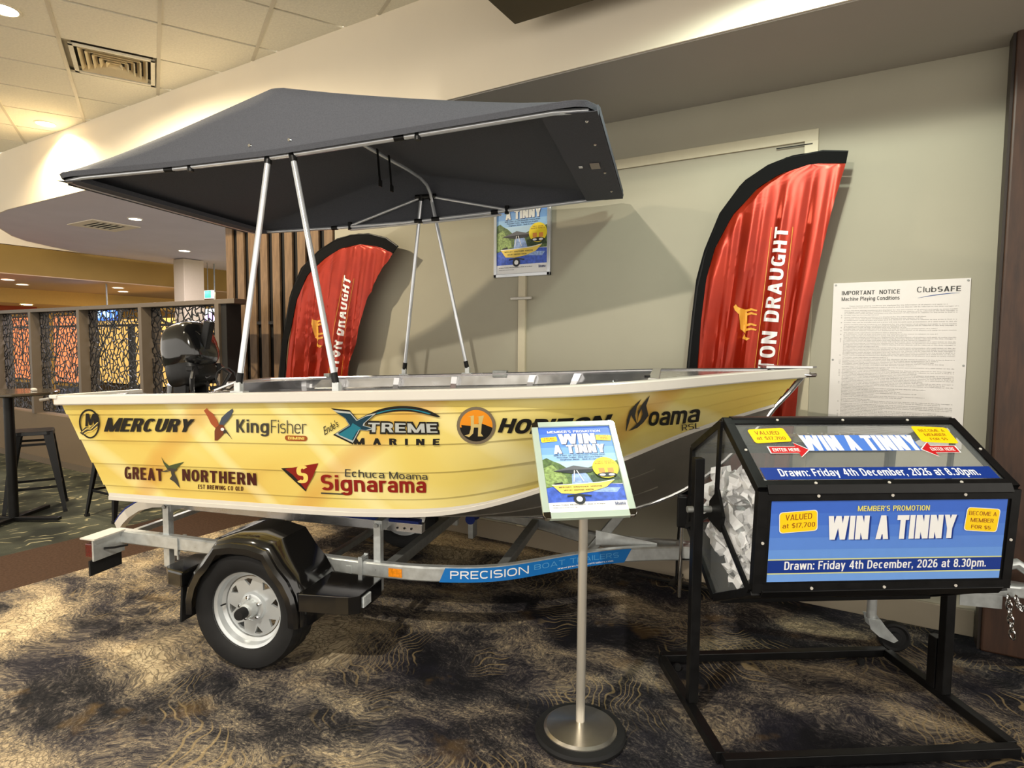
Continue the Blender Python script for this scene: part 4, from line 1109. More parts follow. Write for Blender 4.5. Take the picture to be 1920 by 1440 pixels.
# stiffener bars slightly under the far side bar
MB().tube([(-3.40, .8, zbar(-3.4)-.018), (-2.80, .8, zbar(-2.8)-.024)], .009, 8).build('lower_bar', mTube, CB, BO)
MB().tube([(-4.0, .8, zbar(-4.0)-.022), (-3.44, .8, zbar(-3.44)-.014)], .009, 8).build('lower_bar', mTube, CB, BO)
for s, t in ((-3.37, .17), (-3.385, .04)):
    mb = MB().bar((s, t, 2.79), (s+.01, t+.012, 2.60), .022, .004, up=(1, 0, 0)).box((s+.012, t+.014, 2.585), (.01, .032, .04))
    mb.build('strap', mBlack, CB, BO, smooth=False)
MB().tube([(-3.70+.20*math.cos(a)*.3-.03, -.905, 1.42+.055*math.sin(a)) for a in [k/10*2*PI for k in range(10)]], .004, 6, closed=True).build('cable_loop', mBlack, CB, BO)
MB().bar((-3.66, -.90, 1.41), (-3.80, -.90, 1.36), .02, .008).build('brace', mAlu, CB, BO, smooth=False)
# ---- outboard motor on the transom
OM = bpy.data.objects.new('outboard_motor', None); COL.objects.link(OM); OM.parent = BOAT
OM['label'] = 'black outboard motor with tiller handle folded up'
def superell(c, r, e, n=26, m_=16, R=None, prof=None):
    vs = []; c = V3(c)
    def sp_(x, p): return math.copysign(abs(x)**p, x)
    rows = []
    for i in range(m_+1):
        a = -PI/2+PI*i/m_; row = []
        for k in range(n):
            b = 2*PI*k/n
            p = Vector((r[0]*sp_(math.cos(a), e)*sp_(math.cos(b), e), r[1]*sp_(math.cos(a), e)*sp_(math.sin(b), e), r[2]*sp_(math.sin(a), e)))
            if prof: p = prof(p)
            if R: p = R @ p
            row.append(p+c)
        rows.append(row)
    return rows
Rt = Matrix.Rotation(math.radians(-14), 3, 'Y')
cow = superell((-4.77, .0, 1.565), (.155, .15, .165), .62, R=Rt, prof=lambda p: Vector((p.x*(1-.10*(p.z/.165)), p.y*(1-.18*max(0, p.z/.165)), p.z)))
MB().grid(cow, closed=True).build('cowl', mGloss, OM, BO, ang=60)
lo = superell((-4.75, 0, 1.40), (.135, .14, .11), .6, R=Rt)
MB().grid(lo, closed=True).build('lower_cowl', mBlack, OM, BO, ang=60)
MB().tube([(-4.86, 0, 1.30), (-4.90, 0, 1.10), (-4.93, 0, .95)], [.075, .06, .05], 14).build('mid_section', mGloss, OM, BO)
MB().box((-4.93, 0, .90), (.20, .035, .16)).build('skeg', mGloss, OM, BO, smooth=False, bevel=.012)
for t in (-.09, .09):
    MB().box((-4.76, t, 1.24), (.10, .03, .20)).build('clamp_bracket', mBlack, OM, BO, smooth=False, bevel=.006)
    MB().tube([(-4.74, t, 1.20), (-4.66, t, 1.20)], .010, 8).tube([(-4.66, t-.03, 1.20), (-4.66, t+.03, 1.20)], .007, 8).build('clamp_screw', mGalvD, OM, BO)
MB().bar((-4.66, -.02, 1.44), (-4.585, -.02, 1.735), .055, .05, up=(0, 1, 0)).build('tiller_handle', mBlack, OM, BO, smooth=False, bevel=.008)
MB().tube([(-4.70, -.02, 1.36), (-4.655, -.02, 1.47)], .035, 12).build('tiller_pivot', mBlack, OM, BO)
mHose = mat('black_hose', rgb(34, 34, 35), .4, noise=.1, coat=.3)
rh = random.Random(5)
MB().tube([(-4.63, -.12+.0, 1.42), (-4.60, -.17, 1.36), (-4.62, -.15, 1.29), (-4.66, -.10, 1.27)], .014, 8).build('hose', mHose, OM, BO)
MB().tube([(-4.64, .12, 1.44), (-4.60, .18, 1.38), (-4.62, .13, 1.29), (-4.66, .06, 1.28)], .014, 8).build('hose', mHose, OM, BO)
MB().tube([(-4.67, -.06, 1.40), (-4.61, -.03, 1.36), (-4.62, .03, 1.38), (-4.67, .07, 1.36)], .008, 8).build('hose', mHose, OM, BO)
for k in range(9):
    y = rh.uniform(-.13, .13); z = rh.uniform(1.30, 1.44)
    MB().lathe([(.013, 0), (.013, .014), (.007, .014), (.007, .02)], (-4.645, y, z), 'X', n=6).build('bolt', mGalvD if k % 2 else mBlack, OM, BO, smooth=False)
for k in range(5):
    y = rh.uniform(-.13, .11); z = rh.uniform(1.31, 1.44)
    MB().box((-4.645, y, z), (.05, rh.uniform(.02, .06), rh.uniform(.02, .06))).build('fitting', mBlack, OM, BO, smooth=False, bevel=.004)
for k in range(4):
    MB().bar((-4.72, .157, 1.59+.018*k), (-4.88, .157, 1.56+.018*k), .006, .006).build('cowl_rib', mGloss, OM, BO, smooth=False)

# ------------------------------------------------------------------ TRAILER
TO = (-2.6, 0, 0)
TR = thing('boat_trailer', 'galvanised single axle boat trailer under the yellow boat', 'trailer', W_(*TO), HD)
BT = [(-4.74, -.62, .500), (-4.2, -.62, .490), (-3.5, -.62, .474), (-3.05, -.615, .462), (-2.75, -.565, .452), (-2.45, -.46, .450), (-2.10, -.215, .462), (-1.85, -.10, .478), (-1.57, -.045, .497), (-1.45, -.035, .497)]
Tk = list(range(len(BT)))
BTf = [crom(Tk, BT, k/8) for k in range((len(BT)-1)*8+1)]
def beam(path, w, h, nm, m, par, off):
    rows = []; N_ = len(path)
    for i, p in enumerate(path):
        a = np.array(path[max(0, i-1)]); b = np.array(path[min(N_-1, i+1)]); d_ = b-a; d_[2] = 0; d_ /= np.linalg.norm(d_); n = np.array([-d_[1], d_[0], 0]); p = np.array(p)
        r = .008
        rows.append([tuple(p+n*x+np.array([0, 0, z])) for x, z in ((-w/2, -r), (-w/2+r, 0), (w/2-r, 0), (w/2, -r), (w/2, -h+r), (w/2-r, -h), (-w/2+r, -h), (-w/2, -h+r))])
    mb = MB().grid(rows, closed=True); n_ = 8; mb.f += [tuple(range(n_)), tuple(range((N_-1)*n_, N_*n_))]; mb.m += [0, 0]
    return mb.build(nm, m, par, off, ang=40)
for sg in (1, -1):
    bmx = beam([(p[0], p[1]*sg, p[2]) for p in BTf], .05, .078, 'side_beam', mGalv, TR, TO)
    if sg == 1: BEAM = bmx
MB().bar((-1.56, 0, .458), (-.02, 0, .398), .055, .078).build('drawbar', mGalv, TR, TO, smooth=False, bevel=.006)
for s, z, h in ((-4.10, .482, .06), (-3.02, .462, .06), (-2.45, .455, .05)):
    w = .62 if s < -3.0 else .45
    MB().bar((s, -w+.025, z-.04), (s, w-.025, z-.04), .05, h).build('cross_member', mGalvD, TR, TO, smooth=False, bevel=.004)
# axle, springs, hangers
MB().bar((-3.59, -.80, .295), (-3.59, .80, .295), .04, .04).build('axle', mGalvD, TR, TO, smooth=False, bevel=.004)
for sg in (-1, 1):
    MB().tube([(-3.95, .62*sg, .39), (-3.75, .62*sg, .325), (-3.59, .62*sg, .31), (-3.4, .62*sg, .325), (-3.22, .62*sg, .39)], .018, 6).build('leaf_spring', mGalvD, TR, TO)
    for s in (-3.95, -3.22): MB().box((s, .62*sg, .40), (.03, .06, .07)).build('spring_hanger', mGalv, TR, TO, smooth=False)
    # u-bolt clamps on the side beam
    for s in (-4.30, -3.15):
        MB().box((s, .62*sg, .478), (.022, .066, .012)).box((s, .62*sg-.032, .44), (.022, .008, .10)).box((s, .62*sg+.032, .44), (.022, .008, .10)).build('beam_clamp', mGalv, TR, TO, smooth=False)
        MB().lathe([(.013, 0), (.013, .018)], (s, .62*sg-.02, .392), n=6).lathe([(.006, -.03), (.006, .0)], (s, .62*sg-.02, .392), n=8).build('clamp_nut', mGalv, TR, TO, smooth=False)
# wheels
def tyre_mesh():
    n = 96; prof = [(.190, -.068), (.200, -.078), (.225, -.089), (.255, -.0925), (.278, -.088), (.288, -.078), (.2925, -.066), (.2925, -.03), (.288, -.028), (.288, -.022), (.2935, -.02), (.2935, .02), (.288, .022), (.288, .028), (.2925, .03), (.2925, .066), (.288, .078), (.278, .088), (.255, .0925), (.225, .089), (.2, .078), (.19, .068)]
    rows = []
    for r, h in prof:
        row = []
        for k in range(n):
            rr = r
            if .284 < r and abs(h) > .05 and k % 3 == 0: rr -= .009
            a = 2*PI*k/n; row.append((rr*math.cos(a), h, rr*math.sin(a)))
        rows.append(row)
    return MB().grid(rows, closed=True)
def wheel(loc, rz):
    w = bpy.data.objects.new('wheel', None); COL.objects.link(w); w.parent = TR; w.location = Vector(loc)-Vector(TO); w.rotation_euler = (0, 0, rz)
    tyre_mesh().build('tyre', mRubber, w, ang=28)
    mb = MB().lathe([(.193, -.072), (.194, -.066), (.186, -.062), (.178, -.056), (.172, -.030), (.158, -.020), (.152, .0), (.150, .05), (.186, .066), (.193, .07)], axis='Y', n=56, capa=False, capb=False)
    # dished face with eight triangular windows
    fd = -.016
    for k in range(8):
        a = 2*PI*k/8+.2; rot = lambda r, an: (r*math.cos(an), r*math.sin(an))
        outer = [rot(.152, a-PI/8+PI/4*i/6) for i in range(7)]+[rot(.072, a+PI/8-PI/4*i/4) for i in range(5)]
        hole = [rot(.138, a-.18), rot(.142, a), rot(.138, a+.18), rot(.102, a)]
        lp = [[Vector((x, y, 0)) for x, y in outer], [Vector((x, y, 0)) for x, y in hole]]
        al = outer+hole; t = tessellate_polygon(lp)
        mb.add([(x, fd, y) for x, y in al], [tuple(q) for q in t])
        n_ = len(hole); mb.add([(x, fd, y) for x, y in hole]+[(x, fd+.012, y) for x, y in hole], [(i, (i+1) % n_, (i+1) % n_+n_, i+n_) for i in range(n_)])
    mb.lathe([(.0725, fd), (.066, fd-.014), (.058, fd-.018), (.040, fd-.018)], axis='Y', n=40, capa=False, capb=True)
    mb.build('rim', mRim, w, ang=35, recalc=False)
    MB().lathe([(.044, fd-.015), (.043, fd-.045), (.034, fd-.06), (.026, fd-.062), (.026, fd-.075)], axis='Y', n=32).build('hub', mGalv, w)
    MB().lathe([(.027, fd-.070), (.0275, fd-.10), (.024, fd-.112), (.0, fd-.113)], axis='Y', n=24, capb=False).build('hub_cap', mRubber, w)
    for k in range(5):
        a = 2*PI*k/5+.5
        MB().lathe([(.010, fd-.014), (.010, fd-.034), (.006, fd-.038)], (.056*math.cos(a), 0, .056*math.sin(a)), 'Y', n=6).build('wheel_nut', mChrome, w, smooth=False)
    MB().tube([(-.150, -.03, .0), (-.158, -.055, .0)], .004, 8).build('valve', mBlack, w)
    return w
wheel((-3.59, -.905, .2935), 0); wheel((-3.59, .905, .2935), PI)
# mudguards
def mudguard(sg):
    cz = .2935; R0 = .345; th = lambda d: math.radians(d)
    path = [(-3.59+R0*math.cos(th(a)), cz+R0*math.sin(th(a))) for a in (186, 172, 158, 144, 130)]
    path += [(-3.59+x, cz+z) for x, z in ((-.15, .352), (-.05, .372), (.06, .372), (.16, .350))]
    path += [(-3.59+R0*math.cos(th(a)), cz+R0*math.sin(th(a))) for a in (50, 36, 22, 8, -6)]
    t0, t1 = -.705*sg, -1.02*sg
    rows = []; L_ = len(path)
    sec = [(-.71, 0, 0), (-.90, 0, 0), (-.965, -.004, 0), (-.990, -.018, 0), (-1.0, -.030, 0), (-1.018, -.030, 0), (-1.03, -.045, 0), (-1.028, -.075, 0)]
    for i, (x, z) in enumerate(path):
        dx, dz = x+3.59, z-cz; L2 = math.hypot(dx, dz); ux, uz = dx/L2, dz/L2
        rows.append([(x+ux*o, t*sg, z+uz*o) for t, o, _ in sec])
    mg = MB().grid(rows).build('mudguard', mGloss, TR, TO, ang=40, solid=.004)
    # flat steps at both ends
    for p0, p1, nm in (((-3.255, -2.985), (.475, .33), 'front_step'),):
        pass
    MB().prism([(-3.27, -.72), (-3.27, -1.02), (-3.09, -1.0), (-3.03, -.99), (-2.985, -.96), (-2.985, -.74)], lambda x, y: (x, y*sg, .43), lambda x, y: (x, y*sg, .345)).build('front_step', mGloss, mg, TO, smooth=False, bevel=.012)
    MB().prism([(-3.92, -.72), (-3.92, -1.02), (-4.02, -1.0), (-4.07, -.96), (-4.07, -.76)], lambda x, y: (x, y*sg, .465), lambda x, y: (x, y*sg, .385)).build('rear_step', mGloss, mg, TO, smooth=False, bevel=.012)
    MB().box((-2.983, -.90*sg, .387), (.010, .075, .052)).build('reflector', mat('clear_reflector', rgb(196, 202, 204), .15, noise=.2, scale=60, coat=.5), mg, TO, smooth=False, bevel=.003)
    MB().bar((-3.94, -.90*sg, .40), (-3.955, -.90*sg, .20), .20, .012, up=(1, 0, 0)).build('mud_flap', mRubber, mg, TO, smooth=False, bevel=.004)
mudguard(1); mudguard(-1)
# bunks and their posts
for sg in (1, -1):
    MB().bar((-4.50, -.50*sg, .640), (-2.86, -.50*sg, .622), .045, .05).build('bunk_channel', mAlu, TR, TO, smooth=False, bevel=.003)
    MB().bar((-4.50, -.50*sg, .672), (-2.88, -.50*sg, .655), .05, .014).build('bunk_carpet', mBlueCarpet, TR, TO, smooth=False)
    for s in (-3.072, -4.40):
        MB().bar((s, -.60*sg, .30), (s, -.60*sg, .66), .04, .04, up=(1, 0, 0)).build('bunk_post', mGalv, TR, TO, smooth=False, bevel=.003)
        MB().box((s, -.555*sg, .648), (.045, .10, .055)).build('bunk_bracket', mGalv, TR, TO, smooth=False, bevel=.003)
        MB().lathe([(.012, -.0), (.012, -.008)], (s, -.625*sg, .655), 'Y', n=10).build('bolt', mGalvD, TR, TO, smooth=False)
    for q in range(3): MB().lathe([(.006, 0), (.006, -.003)], (-3.0+.04*q, -.5225*sg-.001*sg, .62), 'Y', n=8).build('hole', mBlack, TR, TO, smooth=False)
# curved white guide at the stern
for q in (.40,):
    gpth = [(-4.97, -q, .43), (-4.93, -q, .48), (-4.88, -q, .525), (-4.80, -q, .572), (-4.70, -q, .60), (-4.58, -q, .612), (-4.40, -q, .61), (-4.10, -q, .60)]
    mb = MB(); mb.grid([[(x-.012, t, z+.024), (x+.012, t, z-.024)] for x, t, z in gpth]); sg_ = mb.build('stern_guide', mAluP, TR, TO, solid=.05)
    MB().tube([(x-.016, t-.012, z+.030) for x, t, z in gpth], .007, 6).build('guide_edge', mBlueCarpet, TR, TO)
# centre roller brackets
for s in (-4.0, -3.4, -2.75):
    MB().lathe([(.03, -.05), (.022, 0), (.03, .05)], (s, 0, .548), 'Y', n=16).build('keel_roller', mBlueCarpet, TR, TO)
    MB().bar((s, 0, .43), (s, 0, .54), .03, .08, up=(0, 1, 0)).build('roller_bracket', mGalvD, TR, TO, smooth=False)
# light board
mTail = mat('red_tail_lamp', rgb(84, 16, 14), .2, noise=.1, coat=.5)
for sg in (1, -1):
    MB().box((-4.70, -.72*sg, .435), (.012, .20, .125)).build('lamp_board', mGalv, TR, TO, smooth=False, bevel=.002)
    MB().box((-4.725, -.73*sg, .500), (.10, .20, .008)).build('board_lip', mAluP, TR, TO, smooth=False)
    MB().box((-4.715, -.73*sg, .335), (.012, .20, .085)).build('rubber_flap', mRubber, TR, TO, smooth=False)
    MB().box((-4.735, -.76*sg, .43), (.05, .11, .08)).build('tail_lamp', mTail, TR, TO, smooth=False, bevel=.006)
    MB().tube([(-4.69, -.76*sg, .43), (-4.66, -.72*sg, .425), (-4.64, -.65*sg, .42)], .006, 6).build('cable', mBlack, TR, TO)
MB().box((-4.71, 0, .455), (.03, 1.5, .03)).build('rear_bar', mGalv, TR, TO, smooth=False)
# side reflector and sticker on the near beam
def beam_at(f):
    f = min(max(f, 0), len(BTf)-1.001); i = int(f); w = f-i; p = BTf[i]*(1-w)+BTf[i+1]*w; d_ = BTf[i+1]-BTf[i]; d_ /= np.linalg.norm(d_); n = np.array([d_[1], -d_[0], 0]); n /= np.linalg.norm(n)
    if n[1] > 0: n = -n
    return p, n
SS = [p[0] for p in BTf]
def beammap(s, zf_, h):
    f = float(np.interp(s, SS, range(len(SS)))); p, n = beam_at(f)
    q = p+n*(.0255+h); return (q[0], q[1], p[2]-.078*(1-zf_))
mb = MB(); d = Decal().rrect(0, .22, 1, .80, mAmber, .06, asp=1.0)
d = Decal().rect(-3.00, .20, -2.93, .78, mAmber)
d.build('side_reflector', BEAM, lambda a, b, h: beammap(a, b, h+.004), TO)
sb = flat('sticker_blue', 24, 112, 190, .3); sb2 = flat('sticker_light_blue', 90, 160, 215, .3)
d = Decal().poly([(-2.745, .02), (-1.84, .02), (-1.80, .98), (-2.715, .98)], sb)
dblock(d, 'PRECISION', (-2.69, .26, -2.325, .80), mWhite, .13, .15, .92, .16)
dblock(d, 'BOAT TRAILERS', (-2.30, .42, -1.87, .78), sb2, .11, .12, .85, .16)
dtext(d, 'www.precisionboattrailers.com', (-2.19, .12, -1.90, .28), mWhite, .8)
d.build('sticker', BEAM, beammap, TO, cutx=[-2.745+.03*k for k in range(1, 31)])
# winch post, brace plates
MB().bar((-2.03, 0, .42), (-1.60, 0, .98), .05, .06, up=(0, 1, 0)).build('winch_post', mGalvD, TR, TO, smooth=False, bevel=.004)
MB().prism([(-2.0, .46), (-2.0, .545), (-1.66, .50), (-1.66, .485)], lambda x, y: (x, -.03, y), lambda x, y: (x, -.04, y)).build('gusset', mGalv, TR, TO, smooth=False)
MB().lathe([(.05, -.05), (.02, -.045), (.02, .045), (.05, .05)], (-1.56, 0, 1.0), 'Y', n=20).build('winch_drum', mGalv, TR, TO)
MB().lathe([(.045, -.04), (.05, 0), (.045, .04)], (-1.22, 0, 1.12), 'Y', n=18).build('bow_roller', mRubber, TR, TO)
MB().bar((-1.60, 0, .97), (-1.24, 0, 1.10), .04, .05, up=(0, 1, 0)).build('winch_arm', mGalvD, TR, TO, smooth=False)
# drop leg with black grip beside the drawbar
MB().tube([(-1.535, -.07, .22), (-1.53, -.07, .62)], .011, 10).build('drop_leg', mChrome, TR, TO)
MB().box((-1.53, -.07, .70), (.055, .055, .175)).build('leg_grip', mBlack, TR, TO, smooth=False, bevel=.008)
MB().tube([(-1.54, -.07, .43), (-1.40, -.09, .45), (-1.22, -.07, .445)], .004, 6).build('cable', mBlack, TR, TO)
# jockey wheel
JK = bpy.data.objects.new('jockey_wheel', None); COL.objects.link(JK); JK.parent = TR
MB().tube([(-.55, .05, .17), (-.55, .05, .62)], .024, 14).build('stem', mGalv, JK, TO)
MB().prism([(-.575, .175), (-.515, .175), (-.49, .14), (-.43, .075), (-.45, .06), (-.52, .085), (-.56, .12)], lambda x, z: (x, .015, z), lambda x, z: (x, .022, z)).build('fork', mGalv, JK, TO, smooth=False)
MB().prism([(-.575, .175), (-.515, .175), (-.49, .14), (-.43, .075), (-.45, .06), (-.52, .085), (-.56, .12)], lambda x, z: (x, .10, z), lambda x, z: (x, .107, z)).build('fork', mGalv, JK, TO, smooth=False)
MB().lathe([(.0, -.032), (.03, -.032), (.034, -.02), (.055, -.018), (.066, -.028), (.0755, -.02), (.077, 0), (.0755, .02), (.066, .028), (.055, .018), (.034, .02), (.03, .032), (.0, .032)], (-.44, .06, .0775), 'Y', n=32, capa=False, capb=False).build('tyre', mRubber, JK, TO)
MB().box((-.55, .03, .40), (.07, .10, .10)).build('clamp', mGalv, JK, TO, smooth=False, bevel=.004)
# coupling and chains
MB().prism([(-.12, -.045), (.06, -.045), (.13, -.03), (.16, 0), (.13, .03), (.06, .045), (-.12, .045)], lambda x, y: (x, y, .44), lambda x, y: (x, y, .38)).build('coupling', mGalv, TR, TO, smooth=False, bevel=.012)
MB().tube([(-.05, 0, .46), (.0, 0, .52), (.06, 0, .54), (.12, 0, .50), (.14, 0, .44)], .026, 10).build('coupling_handle', mGalv, TR, TO)
MB().box((-.10, -.04, .355), (.18, .008, .07)).build('plate', mGalv, TR, TO, smooth=False)
def chain(pts, par):
    v0 = None
    for i in range(len(pts)-1):
        p, q = Vector(pts[i]), Vector(pts[i+1]); mid = (p+q)/2; L = (q-p).length; d_ = (q-p).normalized(); a = d_.orthogonal().normalized()
        if i % 2: a = d_.cross(a)
        P = []
        for k in range(14):
            an = 2*PI*k/14; P.append(mid+d_*math.cos(an)*L*.72+a*math.sin(an)*.012)
        MB().tube(P, .0042, 6, closed=True).build('chain_link', mChrome, par, TO)
chain([(-.0+.004*k, -.07-.002*k, .40-.034*k) for k in range(7)], TR)
chain([(.03+.010*k, -.072, .40-.028*math.sin(k*.55)*2.2) for k in range(6)], TR)

# ------------------------------------------------------------------ poster print, used on the stand and on the wall
pS = [flat('print_sky_%d' % k, *c) for k, c in enumerate([(62, 108, 214), (76, 126, 222), (96, 148, 230), (122, 172, 236), (152, 196, 240), (184, 216, 242)])]
pTree, pTree2, pTree3 = mat('print_trees', rgb(88, 112, 62), .4, noise=.55, scale=60), mat('print_trees_light', rgb(140, 164, 96), .4, noise=.5, scale=90), mat('print_trees_dark', rgb(50, 70, 40), .4, noise=.5, scale=90)
pWat, pWat2 = mat('print_water', rgb(64, 96, 200), .4, noise=.3, scale=50), mat('print_water_light', rgb(150, 178, 232), .4, noise=.3, scale=70)
pYel, pDark = flat('print_yellow', 250, 224, 40), flat('print_dark', 30, 32, 40)
pNavy = flat('print_navy', 24, 44, 110); pBrown = flat('print_brown', 150, 96, 20); pRedT = flat('print_red', 200, 40, 30)
def poster(parent, mapf, W_p, H_p, off=(0, 0, 0)):
    X = lambda a: a*W_p; Y = lambda b: b*H_p
    d = Decal()
    def q(x0, y0, x1, y1): return (X(x0), Y(y0), X(x1), Y(y1))
    def r(x0, y0, x1, y1, m): d.rect(X(x0), Y(y0), X(x1), Y(y1), m)
    def pg(P, m): d.poly([(X(x), Y(y)) for x, y in P], m)
    r(0, 0, 1, 1, mWhite)
    for k in range(6): r(0, 1-.085*(k+1) if k < 5 else .40, 1, 1-.085*k, pS[k])
    d.lay = 8
    pg([(0, .60), (.06, .62), (.14, .58), (.22, .55), (.30, .50), (.38, .47), (.38, .30), (0, .24)], pTree)
    pg([(.0, .50), (.12, .54), (.20, .46), (.28, .40), (.30, .32), (0, .28)], pTree2)
    pg([(.55, .48), (.66, .51), (.80, .50), (.92, .55), (1, .57), (1, .30), (.55, .30)], pTree)
    pg([(.60, .40), (.78, .43), (.95, .40), (1, .34), (.6, .32)], pTree3)
    pg([(0, .27), (.30, .31), (.6, .31), (1, .29), (1, .11), (0, .11)], pWat)
    pg([(.36, .42), (.46, .45), (.56, .42), (.62, .31), (.34, .30)], pWat2)
    pg([(.5, .27), (.96, .25), (.9, .20), (.5, .22)], pWat2)
    r(0, 0, 1, .11, mWhite)
    dtext(d, "MEMBER'S PROMOTION", q(.12, .925, .86, .955), mWhite)
    dblock(d, 'WIN', q(.27, .775, .78, .905), pNavy, .26, .19, .62, .06); dblock(d, 'WIN', q(.26, .782, .77, .912), mWhite, .26, .19, .62, .06)
    dblock(d, 'A TINNY', q(.18, .660, .88, .765), pNavy, .26, .19, .62, .06); dblock(d, 'A TINNY', q(.17, .667, .87, .772), mWhite, .26, .19, .62, .06)
    d.rrect(X(.02), Y(.815), X(.24), Y(.875), pYel, X(.015), math.radians(4)); dtext(d, 'VALUED', q(.06, .848, .20, .866), pRedT); dtext(d, 'at $17,700', q(.05, .824, .21, .842), pRedT)
    d.rrect(X(.78), Y(.815), X(.99), Y(.885), pYel, X(.015), math.radians(-4)); dtext(d, 'BECOME A', q(.82, .866, .96, .880), pRedT); dtext(d, 'MEMBER', q(.84, .846, .94, .860), pRedT); dtext(d, 'FOR $5', q(.84, .826, .94, .840), pRedT)
    dtext(d, 'WIN a Horizon 375 Easyrider Fishing Boat,', q(.16, .632, .86, .650), pNavy); dtext(d, 'Precision Trailer, 15hp Mercury Engine,', q(.20, .606, .82, .624), pNavy); dtext(d, 'KingFisher Bimini & Boat Accessories', q(.24, .580, .80, .598), pNavy)
    # picture of the boat
    pg([(.12, .455), (.28, .485), (.40, .515), (.52, .495), (.70, .468), (.60, .43), (.36, .425)], pDark)
    pg([(.12, .458), (.28, .488), (.40, .518), (.52, .498), (.70, .470), (.40, .468)], flat('print_grey', 96, 98, 106))
    for a, b in (((.40, .46), (.37, .33)), ((.43, .46), (.50, .33))): d.line([(X(a[0]), Y(a[1])), (X(b[0]), Y(b[1]))], X(.012), mWhite)
    pg([(.10, .315), (.22, .33), (.22, .30), (.14, .29)], pDark)
    pg([(.08, .295), (.40, .30), (.70, .31), (.90, .335), (.78, .26), (.58, .215), (.36, .195), (.18, .205)], flat('print_boat_yellow', 244, 214, 96))
    d.line([(X(.08), Y(.297)), (X(.40), Y(.302)), (X(.70), Y(.313)), (X(.90), Y(.337))], Y(.008), mWhite)
    for y, a, b in ((.27, .16, .72), (.235, .22, .60)): dtext(d, 'MERCURY  KINGFISHER  HORIZON', q(a, y-.008, b, y+.008), pDark)
    d.ell(X(.40), Y(.135), X(.075), X(.075), pDark).ell(X(.40), Y(.135), X(.04), X(.04), mWhite)
    d.line([(X(.25), Y(.17)), (X(.40), Y(.185)), (X(.56), Y(.165))], X(.02), pDark)
    # yellow bubble
    d.ell(X(.82), Y(.48), X(.175), X(.165), pYel)
    dtext(d, 'FIRST DRAW', q(.72, .545, .92, .558), pBrown); dtext(d, 'BONUS TICKETS', q(.69, .522, .95, .538), pBrown)
    r(.72, .42, .80, .475, flat('print_orange', 232, 150, 70)); r(.84, .42, .92, .475, flat('print_orange', 232, 150, 70))
    d.ell(X(.82), Y(.395), X(.13), X(.035), pDark).ell(X(.76), Y(.395), X(.04), X(.018), mWhite).ell(X(.88), Y(.395), X(.04), X(.018), mWhite)
    dtext(d, 'Drawn: Friday 4th December, 2026 at 8.30pm.', q(.05, .068, .72, .082), pDark); dtext(d, 'Members must be present on the night.', q(.05, .042, .36, .052), pDark)
    dtext(d, 'Moama', q(.84, .055, .97, .09), pNavy)
    return d.build('printed_sheet', parent, mapf, off, step=.00012, base=.0005)

# ------------------------------------------------------------------ STEEL SIGN STAND
SS_ = thing('sign_stand', 'stainless pole sign stand holding a tilted framed poster in front of the boat', 'sign stand', (-.962, 2.185, 0))
MB().lathe([(.165, 0.0), (.182, .004), (.186, .018), (.180, .030), (.150, .034)], n=56).build('rubber_ring', mRubber, SS_)
MB().lathe([(.150, .030), (.149, .038), (.138, .046), (.03, .062), (.018, .064)], n=64, capa=False).build('base_plate', mBaseP, SS_, ang=20)
MB().lathe([(.0185, .06), (.0185, 1.03)], n=24).build('pole', mBrush, SS_)
yaw, til, rol = math.radians(35.24), math.radians(46.5), math.radians(1.83)
n0 = Vector((math.sin(yaw), -math.cos(yaw), 0)); rr = Vector((math.cos(yaw), math.sin(yaw), 0)); up0 = Vector((0, 0, 1))*math.cos(til)-n0*math.sin(til)
fx = rr*math.cos(rol)+up0*math.sin(rol); fy = -rr*math.sin(rol)+up0*math.cos(rol); fz = fx.cross(fy)
fc = Vector((-.981, 2.198, 1.11)); so = Vector((-.962, 2.185, 0)); FW, FL = .36, .464
def fp_(a, b, h=0): return fc+fx*a+fy*b+fz*h
mFrGreen = mat('snap_frame_silver', rgb(206, 222, 208), .22, metal=.35, noise=.03, scale=10)
FR = MB().prism([(-.16, -.21), (.16, -.21), (.16, .21), (-.16, .21)], lambda a, b: fp_(a, b, -.004), lambda a, b: fp_(a, b, -.016)).build('sign_panel', flat('panel_back', 150, 150, 150), SS_, so, smooth=False)
bw = .027
for nm, P in (('bottom', [(-FW/2+.02, -FL/2), (FW/2-.02, -FL/2), (FW/2-.02, -FL/2+bw), (-FW/2+.02, -FL/2+bw)]), ('top', [(-FW/2+.02, FL/2-bw), (FW/2-.02, FL/2-bw), (FW/2-.02, FL/2), (-FW/2+.02, FL/2)]), ('l', [(-FW/2, -FL/2+.02), (-FW/2+bw, -FL/2+.02), (-FW/2+bw, FL/2-.02), (-FW/2, FL/2-.02)]), ('r', [(FW/2-bw, -FL/2+.02), (FW/2, -FL/2+.02), (FW/2, FL/2-.02), (FW/2-bw, FL/2-.02)])):
    MB().prism(P, lambda a, b: fp_(a, b, .006), lambda a, b: fp_(a, b, -.012)).build('frame_rail', mFrGreen, FR, so, smooth=False, bevel=.003)
for a in (-1, 1):
    for b in (-1, 1):
        P = [(a*(FW/2-.03), b*(FL/2-.03)), (a*(FW/2), b*(FL/2-.03)), (a*FW/2, b*(FL/2-.014)), (a*(FW/2-.005), b*(FL/2-.005)), (a*(FW/2-.014), b*FL/2), (a*(FW/2-.03), b*FL/2)]
        MB().prism(P, lambda x, y: fp_(x, y, .0065), lambda x, y: fp_(x, y, -.013)).build('frame_corner', mChrome, FR, so, smooth=False, bevel=.002)
poster(FR, lambda a, b, h: fp_(a-(FW/2-bw), b-(FL/2-bw), h-.003), FW-2*bw, FL-2*bw, so)
